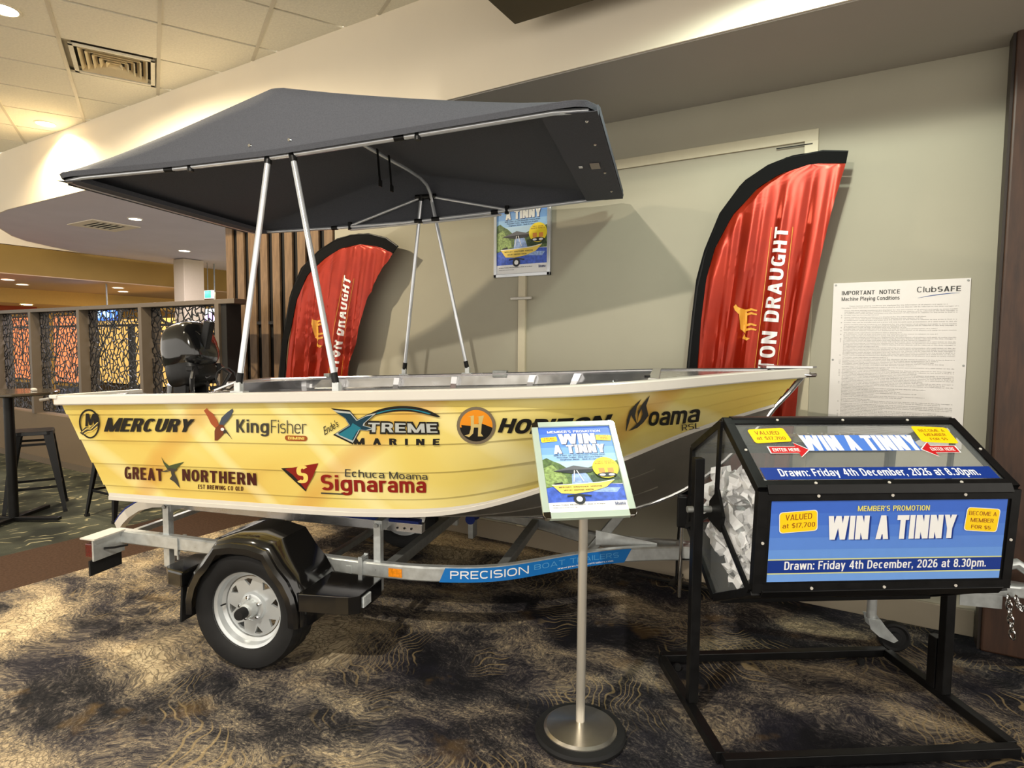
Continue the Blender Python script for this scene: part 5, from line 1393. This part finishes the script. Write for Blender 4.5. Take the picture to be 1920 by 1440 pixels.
MB().tube([fp_(.02, -.10, -.02), Vector((-.962, 2.185, 1.03))], .016, 12).build('head_joint', mBrush, SS_, so)

# ------------------------------------------------------------------ framed poster on the wall
wx0, wx1, wz0, wz1 = -2.60, -2.10, 2.122, 2.80
t = thing('framed_poster', 'framed promotion poster on the wall, partly hidden by the canopy', 'poster', (-2.35, YW, wz0))
to = (-2.35, YW, wz0); b_ = .026
MB().box((-2.35, YW-.010, (wz0+wz1)/2), (.48, .012, .66)).build('backing_board', mWhite, t, to, smooth=False)
for x, z, w, h in ((-2.35, wz0+b_/2, .50, b_), (-2.35, wz1-b_/2, .50, b_), (wx0+b_/2, (wz0+wz1)/2, b_, wz1-wz0), (wx1-b_/2, (wz0+wz1)/2, b_, wz1-wz0)):
    MB().box((x, YW-.016, z), (w, .026, h)).build('frame_rail', mTube, t, to, smooth=False, bevel=.003)
poster(t, lambda a, b, h: (wx0+b_+a, YW-.0165-h, wz0+b_+b), .50-2*b_, wz1-wz0-2*b_, to)

# ------------------------------------------------------------------ notice board sign
nx0, nx1, nz0, nz1 = -.207, .450, 1.04, 1.975
t = thing('wall_notice', 'large white plastic notice of playing conditions screwed to the wall', 'notice', ((nx0+nx1)/2, YW, nz0)); to = ((nx0+nx1)/2, YW, nz0)
mNot = mat('white_glossy_plastic', rgb(226, 220, 216), .10, noise=.01, coat=.3)
NB_ = MB().box(((nx0+nx1)/2, YW-.004, (nz0+nz1)/2), (nx1-nx0, .006, nz1-nz0)).build('notice_sheet', mNot, t, to, smooth=False)
for x, z in ((nx0+.012, nz1-.012), (nx1-.012, nz1-.012), (nx0+.012, 1.52), (nx1-.012, 1.50)):
    MB().lathe([(.006, 0), (.005, -.004)], (x, YW-.007, z), 'Y', n=10).build('screw', mGalvD, t, to)
d = Decal(); WN, HN = nx1-nx0, nz1-nz0
tx = mat('notice_text_grey', rgb(120, 114, 112), .4, noise=.02)
dtext(d, 'IMPORTANT  NOTICE', (.045, HN-.072, .335, HN-.048), mInkG); dtext(d, 'Machine Playing Conditions', (.045, HN-.112, .335, HN-.084), mInkG)
dtext(d, 'Club', (.415, HN-.069, .505, HN-.038), mInkG, .75); dtext(d, 'SAFE', (.510, HN-.069, .615, HN-.040), mInkG, 1.1)
d.line([(.42+.19*k/10, HN-.100+.022*math.sin(PI/2*k/10)) for k in range(11)], [.001+.0035*math.sin(PI*k/10) for k in range(11)], flat('swoosh_blue', 50, 80, 140))
rn = random.Random(11)
words = ['These machine playing conditions are displayed for the information of all players and apply to every machine in this venue', 'The player must read these conditions before playing and any dispute will be referred to the duty manager of the venue', 'A malfunction voids all pays and plays and the decision of the venue in relation to any prize is final in each case', 'Credits may not be transferred and a prize will only be paid upon presentation of a valid ticket or the display of a win']
zz = HN-.135
d.text(words[0][:96], (.085, zz-.006, .56, zz), tx, .01); zz -= .011; d.text(words[1][:110], (.045, zz-.006, .61, zz), tx, .01); zz -= .016
k = 0
while zz > .03:
    x1 = .605 if rn.random() < .55 else rn.uniform(.2, .58)
    w_ = words[k % 4]; d.text(w_[:int(108*(x1-.06)/.545)], (.062, zz-.0056, x1, zz), tx, .01)
    if rn.random() < .35: d.text(str(1+k//3), (.045, zz-.0056, .052, zz), tx)
    zz -= .0088 if rn.random() > .12 else .0125; k += 1
for it in range(len(d.items)): d.items[it] = (d.items[it][0], d.items[it][1], d.items[it][2], 1)
d.build('notice_print', NB_, lambda a, b, h: (nx0+a, YW-.0075-h, nz0+b), to)

# ------------------------------------------------------------------ FEATHER FLAGS
def feather(outer, inner, trail, base, yb, label, txt_quad, horse, phase, zlow, rnd, lean, fa=1.0):
    t = thing('feather_flag', label, 'flag', (base[0], yb, 0)); to = (base[0], yb, 0)
    # outer/inner run from low on the pole side up and round to the tip
    def resample(P, n):
        P = [Vector((a, b)) for a, b in P]; L = [0]
        for i in range(1, len(P)): L.append(L[-1]+(P[i]-P[i-1]).length)
        out = []
        for k in range(n):
            d_ = L[-1]*k/(n-1); i = max(j for j in range(len(L)) if L[j] <= d_+1e-9); i = min(i, len(P)-2); w = (d_-L[i])/(L[i+1]-L[i]); out.append(P[i]*(1-w)+P[i+1]*w)
        return out
    def fold(x, z):
        top = max(q[1] for q in outer)
        a = min(1, max(0, (top-z)/1.0))
        u = x+lean*(top-z)
        return fa*a*(.022*math.sin(u*34+phase+.6*math.sin(z*2))+.013*math.sin(u*71+phase*2+z*1.5)+.006*math.sin(u*120+z*3))+.02*math.sin(z*1.7+phase)
    O_ = resample(outer, 60); I_ = resample(inner, 60)
    rows = [[(o.x, yb+fold(o.x, o.y)*.15, o.y), (i.x, yb+fold(i.x, i.y)*.3-.002, i.y)] for o, i in zip(O_, I_)]
    MB().grid(rows).build('pole_sleeve', flat('black_sleeve_cloth', 13, 13, 14, .85, spec=.15), t, to, solid=.008)
    # cloth: rows at constant height from the inner edge to the trailing edge
    zs = [zlow+(max(q[1] for q in inner)-.004-zlow)*k/110 for k in range(111)]
    Is = [(i.x, i.y) for i in resample(inner, 300)]; Ts = [(i.x, i.y) for i in resample(trail, 300)]
    def xat(C, z, last=False):
        c = min(C, key=lambda p: abs(p[1]-z)); return c[0]
    peak = max(range(len(Is)), key=lambda k: Is[k][1]); left = Is[:peak+1]; right = Is[peak:]+Ts
    rows = []
    for z in zs:
        a = xat(left, z); b = xat(right, z); row = []
        for k in range(61):
            x = a+(b-a)*k/60; edge = min(1, k/6)
            row.append((x, yb-.004+fold(x, z)*edge, z))
        rows.append(row)
    cl = MB().grid(rows).build('cloth', mFlag, t, to, solid=.0)
    def fm(a, b, h): return (a, yb-.008+fold(a, b)-h, b)
    q = txt_quad   # four corners (x,z): text runs upwards
    d = dblock(Decal(), 'CARLTON DRAUGHT', q, mWhite, .21, .17, .66, .14)
    xs = [min(p[0] for p in q)+.008*k for k in range(1, 60)]; zz_ = [min(p[1] for p in q)+.02*k for k in range(1, 90)]
    d.build('lettering', cl, fm, to, cutx=[x for x in xs if x < max(p[0] for p in q)], cuty=[z for z in zz_ if z < max(p[1] for p in q)])
    gold = flat('gold_print', 226, 164, 60)
    d = Decal()
    bl, br_, tr_, tl = [Vector(p) for p in q]
    for off in (-.022, .022):
        e0, e1 = (bl, br_) if off < 0 else (tl, tr_)
        n_ = (tl-bl).normalized()*off
        P = [e0*(1-k/60)+e1*(k/60)+n_ for k in range(61)]
        d.line([(p.x, p.y) for p in P], .003, gold)
    hx, hz, hs = horse
    def H(P): return [(hx+hs*(-y), hz+hs*x) for x, y in P]
    d.poly(H([(-.9, .0), (-.6, .28), (-.1, .30), (.35, .34), (.62, .62), (.86, .72), (1.0, .56), (.84, .44), (.74, .26), (.66, .0), (.40, -.08), (-.1, -.10), (-.5, -.06)]), gold)
    for x in (-.75, -.45, .25, .5): d.poly(H([(x, .05), (x+.16, .05), (x+.24, -.35), (x+.12, -.70), (x+.04, -.66), (x+.10, -.36)]), gold)
    d.poly(H([(-.9, .05), (-1.2, .2), (-1.35, -.1), (-1.2, -.3), (-1.1, .0)]), gold)
    d.build('horse_emblem', cl, fm, to, cutx=[hx-hs+hs*.12*k for k in range(1, 17)], cuty=[hz-1.4*hs+hs*.12*k for k in range(1, 22)])
    lo_ = outer[0]
    MB().tube([(base[0], yb, .03), (base[0], yb, .25), (lo_[0]+.01, yb-.002, lo_[1]-.05)]+[(o.x+.012, yb, o.y) for o in O_[::4]]+[(O_[-1].x, yb, O_[-1].y)], .008, 8).build('pole', mBlack, t, to)
    mb = MB().bar((base[0]-.26, yb-.02, .02), (base[0]+.26, yb-.02, .02), .04, .012).bar((base[0], yb-.13, .033), (base[0], yb+.10, .033), .04, .012)
    mb.build('cross_base', mBlack, t, to, smooth=False)
oR = [(-1.06, .45), (-1.055, .95), (-1.028, 1.477), (-1.008, 1.753), (-.982, 2.029), (-.938, 2.202), (-.851, 2.424), (-.717, 2.603), (-.572, 2.687), (-.432, 2.722), (-.298, 2.72), (-.156, 2.697)]
iR = [(-.985, .45), (-.975, .95), (-.958, 1.478), (-.945, 1.753), (-.919, 2.026), (-.871, 2.211), (-.773, 2.403), (-.63, 2.554), (-.499, 2.625), (-.339, 2.653), (-.164, 2.634)]
tR = [(-.164, 2.634), (-.22, 2.396), (-.266, 2.154), (-.311, 1.873), (-.345, 1.556), (-.367, 1.362), (-.378, 1.168), (-.40, .90), (-.44, .45)]
feather(oR, iR, tR, (-1.06, 0), 3.96, 'tall red feather flag with black sleeve behind the bow of the boat', [(-.615, .80), (-.455, 2.315), (-.525, 2.32), (-.70, .80)][::1] if False else [(-.532, 1.13), (-.446, 2.30), (-.521, 2.31), (-.616, 1.13)], (-.675, 1.76, .095), .4, .45, random.Random(1), .13)
oL = [(-5.10, .5), (-5.08, .9), (-5.032, 1.297), (-4.971, 1.615), (-4.847, 2.048), (-4.682, 2.305), (-4.424, 2.462), (-4.187, 2.545), (-3.915, 2.565), (-3.664, 2.521), (-3.478, 2.416)]
iL = [(-4.99, .5), (-4.97, .9), (-4.92, 1.297), (-4.865, 1.615), (-4.745, 2.01), (-4.59, 2.235), (-4.36, 2.372), (-4.15, 2.45), (-3.91, 2.47), (-3.69, 2.43), (-3.53, 2.365)]
tL = [(-3.53, 2.365), (-3.692, 2.18), (-3.813, 2.013), (-3.926, 1.671), (-4.023, 1.348), (-4.10, .95), (-4.18, .5)]
feather(oL, iL, tL, (-5.10, 0), 3.94, 'red feather flag with gathered folds in front of the slatted wall', [(-4.218, 1.10), (-4.0, 2.17), (-4.10, 2.21), (-4.343, 1.10)], (-4.44, 1.72, .125), 2.1, .5, random.Random(2), .16, 1.05)

# ------------------------------------------------------------------ RAFFLE DRUM
dh = math.radians(34.5); DE = Vector((math.cos(dh), math.sin(dh), 0)); DM = Vector((math.sin(dh), -math.cos(dh), 0)); DC = Vector((-.135, 2.9, 0))
DR = thing('raffle_drum', 'black framed hexagonal raffle barrel with blue sign panel on a floor stand', 'raffle drum', DC, dh)
# local frame: x along the axle, y towards the wall (=-m), z up
def dl(k, m_, z): return (k, -m_, z)
bar_ = mBlack
kx0, kx1, m0, m1 = -.585, .59, -.40, .355
for nm, a, b in (('f', (kx0, m1), (kx1, m1)), ('b', (kx0, m0), (kx1, m0)), ('l', (kx0, m0+.022), (kx0, m1-.022)), ('r', (kx1, m0+.022), (kx1, m1-.022))):
    MB().bar(dl(a[0], a[1], .038), dl(b[0], b[1], .038), .04, .04).build('base_bar', bar_, DR, smooth=False, bevel=.003)
for k in (-1, 1):
    MB().box(dl(.575*k, 0, (.058+(1.125 if k < 0 else .93))/2), (.042, .042, (1.125 if k < 0 else .93)-.058)).build('upright', bar_, DR, smooth=False, bevel=.003)
MB().box(dl(.575, -.055, .175), (.04, .05, .235)).build('stub_post', bar_, DR, smooth=False, bevel=.003)
for k, m_ in ((.42, -.34), (.50, .30), (-.52, .30), (-.52, -.34)):
    MB().lathe([(.0, -.010), (.016, -.010), (.019, 0), (.016, .010), (.0, .010)], dl(k, m_, .019), 'Y', n=20, capa=False, capb=False).build('castor', mRubber, DR)
CZ, CM, RH = .905, .035, .384
hexv = [(CM+RH*math.cos(math.radians(26.6+60*i)), CZ+RH*math.sin(math.radians(26.6+60*i))) for i in range(6)]
BODY = bpy.data.objects.new('barrel', None); COL.objects.link(BODY); BODY.parent = DR
mAcr = mat('clear_acrylic', rgb(235, 240, 240), .03, noise=0, alpha=.07, spec=.6)
mAcrT = mat('tinted_acrylic', rgb(70, 72, 74), .04, noise=0, alpha=.30, spec=.6)
HL = .50; th_ = .036
for k in (-1, 1):
    for i in range(6):
        a, b = hexv[i], hexv[(i+1) % 6]
        MB().bar(dl(k*(HL-.016), *a), dl(k*(HL-.016), *b), .032, th_, up=(1, 0, 0)).build('end_frame_bar', bar_, BODY, smooth=False, bevel=.002)
    if k < 0:
        MB().prism([(-m_, z) for m_, z in [(CM+(p[0]-CM)*.97, CZ+(p[1]-CZ)*.97) for p in hexv]], lambda y, z: (k*(HL-.014), y, z), lambda y, z: (k*(HL-.018), y, z)).build('end_window', mAcr, BODY, smooth=False)
    else:
        MB().prism([(-m_, z) for m_, z in [(CM+(p[0]-CM)*.97, CZ+(p[1]-CZ)*.97) for p in hexv]], lambda y, z: (k*(HL-.014), y, z), lambda y, z: (k*(HL-.018), y, z)).build('end_window', mAcr, BODY, smooth=False)
    # spokes from the axle
    hub = (0.0 if k < 0 else 0, .92)
    hb = (CM, CZ)
    for i in (1, 3, 5): MB().bar(dl(k*(HL+.008), *hb), dl(k*(HL+.008), *hexv[i]), .022, .012, up=(1, 0, 0)).build('spoke', bar_, BODY, smooth=False)
    MB().prism([(-(hb[0]+x), hb[1]+z) for x, z in ((.07, -.07), (.09, 0), (.03, .10), (-.05, .03), (-.06, -.05))], lambda y, z: (k*(HL+.005), y, z), lambda y, z: (k*(HL+.017), y, z)).build('hub_plate', bar_, BODY, smooth=False)
    MB().tube([dl(k*(HL+.0), CM-.03, CZ), dl(k*(HL+.12), CM-.03, CZ)], .014, 14).build('axle', mGalvD if k < 0 else bar_, BODY)
for i, (m_, z) in enumerate(hexv):
    MB().box(dl(0, m_, z), (2*HL-.064, .036, .036), Matrix.Rotation(-math.radians(26.6+60*i), 3, 'X')).build('long_rail', bar_, BODY, smooth=False, bevel=.002)
# panels : faces between vertices i and i+1 ; face 5 (C->B) is the printed front, face 0 (B->A) the clear upper one
def facemap(i, flip=False):
    a, b = hexv[i], hexv[(i+1) % 6]
    if flip: a, b = b, a
    A_, B_ = Vector(dl(-HL, *a)), Vector(dl(-HL, *b)); y = (B_-A_).normalized(); x = Vector((1, 0, 0)); n = x.cross(y).normalized()
    c = Vector(dl(0, CM, CZ)); mid = (A_+B_)/2
    if (mid-Vector((-HL, c.y, c.z))).dot(n) < 0: n = -n
    return lambda a_, b_, h, A_=A_, x=x, y=y, n=n: A_+x*a_+y*b_+n*h
SL = RH
for i, mt in ((5, mBlack), (0, mAcr), (1, mAcrT), (2, mAcrT), (3, mBlack), (4, mBlack)):
    f = facemap(i)
    o = MB().prism([(.03, .02), (2*HL-.03, .02), (2*HL-.03, SL-.02), (.03, SL-.02)], lambda a, b: f(a, b, .006), lambda a, b: f(a, b, .010)).build('window_panel' if mt != mBlack else 'side_board', mt, BODY, smooth=False)
    if i == 5: FRONT = o
    if i == 0: TOPW = o
    P = [(a, b) for a in (.22, .50, .78) for b in (.016, SL-.016)]+[(a, SL/2) for a in (.022, 2*HL-.022)]
    if i in (5, 0, 1):
        for a, b in P:
            c = f(a, b, .018); n_ = (f(a, b, 1)-f(a, b, 0)); MB().tube([c, c+n_*.0035], .0055, 8).build('rivet', mAluP, BODY)
        for rk in (.017, 2*HL-.017): MB().prism([(rk-.017, .0), (rk+.017, .0), (rk+.017, SL), (rk-.017, SL)], lambda a, b: f(a, b, .0105), lambda a, b: f(a, b, .0165)).build('edge_strip', bar_, BODY, smooth=False)
        for rk in (.017, SL-.017): MB().prism([(.0, rk-.017), (2*HL, rk-.017), (2*HL, rk+.017), (.0, rk+.017)], lambda a, b: f(a, b, .0108), lambda a, b: f(a, b, .0168)).build('edge_strip', bar_, BODY, smooth=False)
sBl = [flat('sign_blue_%d' % k, *c, rough=.35) for k, c in enumerate([(62, 106, 206), (70, 116, 212), (80, 126, 216), (92, 138, 222), (104, 152, 228), (112, 160, 232)])]
sNavy = flat('sign_navy', 20, 54, 140, .35); sYel = flat('sign_yellow', 252, 212, 20, .35); sBr = flat('sign_brown', 150, 70, 16); sPale = flat('sign_pale_yellow', 232, 222, 120); sLine = flat('sign_line', 214, 218, 150)
f5 = facemap(5); BX0, BX1, BY0, BY1 = .050, .955, .040, .347
d = Decal()
def N_(x, y): return (BX0+(BX1-BX0)*x, BY0+(BY1-BY0)*y)
def q4(x0, y0, x1, y1): a = N_(x0, y0); b = N_(x1, y1); return (a[0], a[1], b[0], b[1])
for k in range(6):
    y1 = 1-.15*k; y0 = 0 if k == 5 else 1-.15*(k+1); a = q4(0, y0, 1, y1); d.rect(*a, sBl[k])
d.lay = 8
d.rect(*q4(0, .095, 1, .285), sLine); d.rect(*q4(0, .11, 1, .27), sNavy)
dtext(d, 'Drawn: Friday 4th December, 2026 at 8.30pm.', q4(.07, .122, .935, .255), mWhite)
dtext(d, "MEMBER'S PROMOTION", q4(.36, .87, .665, .935), sPale)
dblock(d, 'WIN A TINNY', q4(.248, .512, .792, .805), sNavy, .28, .20, .64, .06); dblock(d, 'WIN A TINNY', q4(.24, .52, .785, .815), mWhite, .28, .20, .64, .06)
a = q4(.035, .62, .195, .88); d.rrect(*a, mWhite, .012, math.radians(4)); a = q4(.038, .627, .192, .873); d.rrect(*a, sYel, .012, math.radians(4))
a0 = N_(.06, .765); a1 = N_(.17, .835); dtext(d, 'VALUED', [(a0[0], a0[1]), (a1[0], a0[1]+.006), (a1[0], a1[1]+.006), (a0[0], a1[1])], sBr, .8)
a0 = N_(.05, .66); a1 = N_(.185, .73); dtext(d, 'at $17,700', [(a0[0], a0[1]), (a1[0], a0[1]+.006), (a1[0], a1[1]+.006), (a0[0], a1[1])], sBr, .8)
a = q4(.822, .60, .968, .895); d.rrect(*a, mWhite, .012, math.radians(-4)); a = q4(.825, .607, .965, .888); d.rrect(*a, sYel, .012, math.radians(-4))
for k, w in enumerate(('BECOME A', 'MEMBER', 'FOR $5')):
    x0, x1 = ((.835, .955), (.845, .945), (.85, .935))[k]; a0 = N_(x0, .81-.085*k); a1 = N_(x1, .86-.085*k); dtext(d, w, [(a0[0], a0[1]), (a1[0], a0[1]-.006), (a1[0], a1[1]-.006), (a0[0], a1[1])], sBr, .8)
d.build('sign_print', FRONT, lambda a, b, h: f5(a, b, h+.011), step=.00018)
# upper window print
f0 = facemap(0); d = Decal()
BX0, BX1, BY0, BY1 = .045, .955, .042, .345
d.rect(*q4(0, 0, 1, .205), sNavy); dtext(d, 'Drawn: Friday 4th December, 2026 at 8.30pm.', q4(.07, .022, .93, .18), mWhite)
d.rect(*q4(.255, .50, .765, .80), sBl[2]).rect(0,0,.001,.001,mWhite); dblock(d, 'WIN A TINNY', q4(.25, .505, .77, .795), mWhite, .28, .20, .64, .06)
a = q4(.035, .66, .205, .93); d.rrect(*a, sYel, .012, math.radians(4)); dtext(d, 'VALUED', q4(.06, .81, .17, .88), sBr, .8); dtext(d, 'at $17,700', q4(.055, .70, .185, .775), sBr, .8)
a = q4(.80, .64, .965, .96); d.rrect(*a, sYel, .012, math.radians(-4))
for k, w in enumerate(('BECOME A', 'MEMBER', 'FOR $5')): dtext(d, w, q4(.825+.01*k, .855-.085*k, .945-.01*k, .91-.085*k), sBr, .8)
sRed = flat('arrow_red', 196, 24, 30)
def arrow(x0, x1, y, dr, m, g_=0):
    P = [(x0-g_, y-.06-g_), (x1-.05, y-.06-g_), (x1-.05, y-.13-g_*1.6), (x1+g_*1.3, y), (x1-.05, y+.13+g_*1.6), (x1-.05, y+.06+g_), (x0-g_, y+.06+g_)]
    if dr < 0: P = [(x0+x1-x, yy) for x, yy in P]
    d.poly([N_(*p) for p in P], m)
for x0, x1, dr in ((.085, .255, 1), (.765, .925, -1)):
    arrow(x0, x1, .515, dr, mWhite, .006); arrow(x0, x1, .515, dr, sRed)
    dtext(d, 'ENTER HERE', q4(x0+(.012 if dr > 0 else .04), .485, x1-(.04 if dr > 0 else .012), .545), mWhite)
d.build('sign_print', TOPW, lambda a, b, h: f0(a, b, h+.011), step=.00018)
# hatch slot and hinge strip with screws seen through the top window
MB().box(dl(.0, -.10, 1.205), (.42, .05, .006)).build('slot_plate', flat('brass_plate', 120, 96, 50, .4), BODY, smooth=False)
for k in range(6):
    for j in (-1, 1): MB().lathe([(.004, 0), (.004, .004)], dl(-.16+.064*k, -.10+.016*j, 1.209), n=8).build('rivet', mAluP, BODY)
# crumpled entry slips inside the barrel, each its own thing
def slip_mesh(rnd, w, h):
    mb = MB(); n = 5; rows = []
    ax, ay, ph = rnd.uniform(4, 9), rnd.uniform(4, 9), rnd.uniform(0, 6)
    for i in range(n):
        row = []
        for j in range(n):
            x = (i/(n-1)-.5)*w; y = (j/(n-1)-.5)*h
            z = .018*math.sin(ax*i/4+ph)+.016*math.sin(ay*j/4+ph*2)+rnd.uniform(-.008, .008)
            row.append((x*(1-.2*abs(math.sin(ph+j))), y*(1-.2*abs(math.cos(ph+i))), z))
        rows.append(row)
    me = mb.grid(rows).build('entry_slip', mPaper, None, smooth=False, ang=10)
    return me
rs = random.Random(21); protos = []
inv_ = Matrix.Rotation(dh, 4, 'Z')
def world_d(k, m_, z): return DC+DE*k+DM*m_+Vector((0, 0, z))
cnt = 0
slips = []
def inside(m_, z, pad):
    for i in range(6):
        a, b = hexv[i], hexv[(i+1) % 6]; ex, ez = b[0]-a[0], b[1]-a[1]; L = math.hypot(ex, ez)
        if ((m_-a[0])*ez-(z-a[1])*ex)/L > -pad: return False
    return True
tries = 0
base_slips = [slip_mesh(rs, rs.uniform(.08, .13), rs.uniform(.10, .17)) for _ in range(10)]
shapes = [[v.co.copy() for v in o.data.vertices] for o in base_slips]
used = [False]*10
while cnt < 190 and tries < 20000:
    tries += 1
    k = -.455+abs(rs.gauss(0, 1))*.07 if cnt < 140 else rs.uniform(-.42, .42)
    m_ = rs.uniform(CM-.33, CM+.33); z = rs.uniform(CZ-.37, CZ+.15-.12*max(0, k+.42)) if cnt % 2 else rs.uniform(CZ-.36, CZ-.08)
    q = cnt if cnt < 10 else rs.randrange(10)
    e = (rs.uniform(-1.2, 1.2), rs.uniform(PI/2-.5, PI/2+.5) if k < -.36 else rs.uniform(0, PI), rs.uniform(0, 2*PI))
    Rl = (Matrix.Rotation(e[1], 3, 'Y') @ Matrix.Rotation(e[0], 3, 'X') @ Matrix.Rotation(e[2], 3, 'Z'))
    ok = True
    for v in shapes[q]:
        w = Rl @ v
        if not inside(m_-w.y, z+w.z, .014) or not -.475 < k+w.x < .46: ok = False; break
    if not ok: continue
    o = base_slips[q] if cnt < 10 else base_slips[q].copy()
    if cnt >= 10: COL.objects.link(o)
    o.location = world_d(k, m_, z)
    o.rotation_euler = (inv_.to_3x3() @ Rl).to_euler()
    tag(o, 'crumpled white paper entry slip inside the raffle barrel', 'paper', 'paper entry slips in the raffle barrel')
    cnt += 1

# ------------------------------------------------------------------ STOOLS, TABLE, TUB CHAIRS
def stool(loc, rz, label):
    t = thing('bar_stool', label, 'stool', loc, rz, 'black steel stools by the bar table'); S = .76
    a, b = .155, .235
    mb = MB(); 
    P = []
    for cx_, cy_, a0 in ((1, 1, 0), (-1, 1, 90), (-1, -1, 180), (1, -1, 270)):
        for k in range(5):
            an = math.radians(a0+22.5*k); P.append((cx_*(a-.05)+.05*math.cos(an), cy_*(a-.05)+.05*math.sin(an)))
    MB().prism(P, lambda x, y: (x, y, S), lambda x, y: (x*1.04, y*1.04, S-.035)).build('seat', mBlack, t, smooth=False, bevel=.006)
    for sx in (-1, 1):
        for sy in (-1, 1):
            top = Vector((sx*a*.98, sy*a*.98, S-.01)); bot = Vector((sx*b, sy*b, .0)); 
            def Lsec(p, w): return [p+Vector((sx*0, 0, 0)), p+Vector((-sx*w, 0, 0)), p+Vector((-sx*w, -sy*.004, 0)), p+Vector((-sx*.004, -sy*.004, 0)), p+Vector((-sx*.004, -sy*w, 0)), p+Vector((0, -sy*w, 0))]
            r0 = Lsec(top, .075); r1 = Lsec(bot+Vector((0, 0, .02)), .028)
            mb = MB().grid([r0, r1], closed=True); mb.f += [(0, 1, 2, 3, 4, 5), (6, 7, 8, 9, 10, 11)]; mb.m += [0, 0]
            lg = mb.build('leg', mBlack, t, smooth=False)
            MB().box(bot+Vector((-sx*.012, -sy*.012, .012)), (.034, .034, .024)).build('foot', mRubber, lg, smooth=False)
    f = lambda z: a+(b-a)*(1-z/S)-.012
    for z, hor in ((.24, 1), (.64, 1)):
        q = f(z)
        for p0, p1 in (((-q, -q), (q, -q)), ((q, -q), (q, q)), ((q, q), (-q, q)), ((-q, q), (-q, -q))):
            MB().bar((p0[0], p0[1], z), (p1[0], p1[1], z), .006, .022).build('rail', mBlack, t, smooth=False)
    return t
s1 = stool((-6.74, 2.53, 0), math.radians(66), 'black steel bar stool standing between the bar table and the partition')
s2 = copy_tree(s1); s2.location = (-5.88, 2.90, 0); s2.rotation_euler = (0, 0, math.radians(2)); s2['label'] = 'black steel bar stool mostly hidden behind the stern of the boat'
t = thing('bar_table', 'round dark bar table on a black pole at the left edge', 'table', (-6.45, 2.25, 0))
MB().lathe([(.0, 1.155), (.36, 1.155), (.366, 1.15), (.366, 1.135), (.35, 1.125), (.0, 1.125)], n=56, capa=False, capb=False).build('table_top', mat('dark_laminate', rgb(70, 62, 50), .15, noise=.1, coat=.4), t, ang=30)
MB().tube([(0, 0, .03), (0, 0, 1.13)], .038, 16).build('pole', mBlack, t)
for an in (math.radians(32), math.radians(122)):
    c, s_ = math.cos(an), math.sin(an)
    MB().bar((-.40*c, -.40*s_, .03), (.40*c, .40*s_, .03), .05, .03).build('foot_bar', mBlack, t, smooth=False, bevel=.004)
MB().lathe([(.05, 1.10), (.12, 1.125)], n=24).build('bracket', mBlack, t)
t = thing('condiment_holder', 'small white holder on the round bar table at the left edge', 'holder', (-6.62, 2.08, 1.155))
MB().box((0, 0, .055), (.07, .045, .11)).build('body', mAluP, t, smooth=False, bevel=.008)
MB().box((0, 0, .118), (.05, .03, .016)).build('cap', mGalvD, t, smooth=False)
for k in range(2):
    o = MB().box((0, 0, .012), (.035, .035, .022)).build('glass_candle', mAluP, None, smooth=False, bevel=.006)
    o.location = (-6.38+.07*k, 2.41-.02*k, 1.155); tag(o, ('left' if k == 0 else 'right')+' one of two small white candle cups on the bar table', 'candle', 'candle cups on the bar table')
mTub = flat('tub_chair_grey', 52, 54, 58, .7)
def tub(loc, rz, label):
    t = thing('tub_chair', label, 'chair', loc, rz, 'tub chairs beyond the partition')
    R_ = [(.30*math.cos(math.radians(a)), .30*math.sin(math.radians(a))) for a in range(-20, 201, 10)]
    rows = [[(x*.92, y*.92, .30), (x, y, .45), (x*1.04, y*1.04, .96-.16*abs(math.cos(math.radians(-20+10*i)))), (x*.95, y*.95, .965-.16*abs(math.cos(math.radians(-20+10*i)))), (x*.82, y*.82, .50)] for i, (x, y) in enumerate(R_)]
    MB().grid(rows).build('back_shell', mTub, t, solid=.02)
    MB().lathe([(.0, .50), (.24, .50), (.26, .47), (.26, .38), (.0, .36)], n=28, capa=False, capb=False).build('seat', mTub, t)
    for sx in (-1, 1):
        for sy in (-1, 1): MB().tube([(sx*.18, sy*.18, .38), (sx*.23, sy*.23, 0)], .014, 8).build('leg', mBlack, t)
    return t
c1 = tub((-11.0, 4.72, 0), math.radians(10), 'dark tub chair beyond the partition, seen over the bar table')
c2 = copy_tree(c1); c2.location = (-9.5, 4.65, 0); c2.rotation_euler = (0, 0, math.radians(-8)); c2['label'] = 'dark tub chair beyond the partition, just above the stern of the boat'
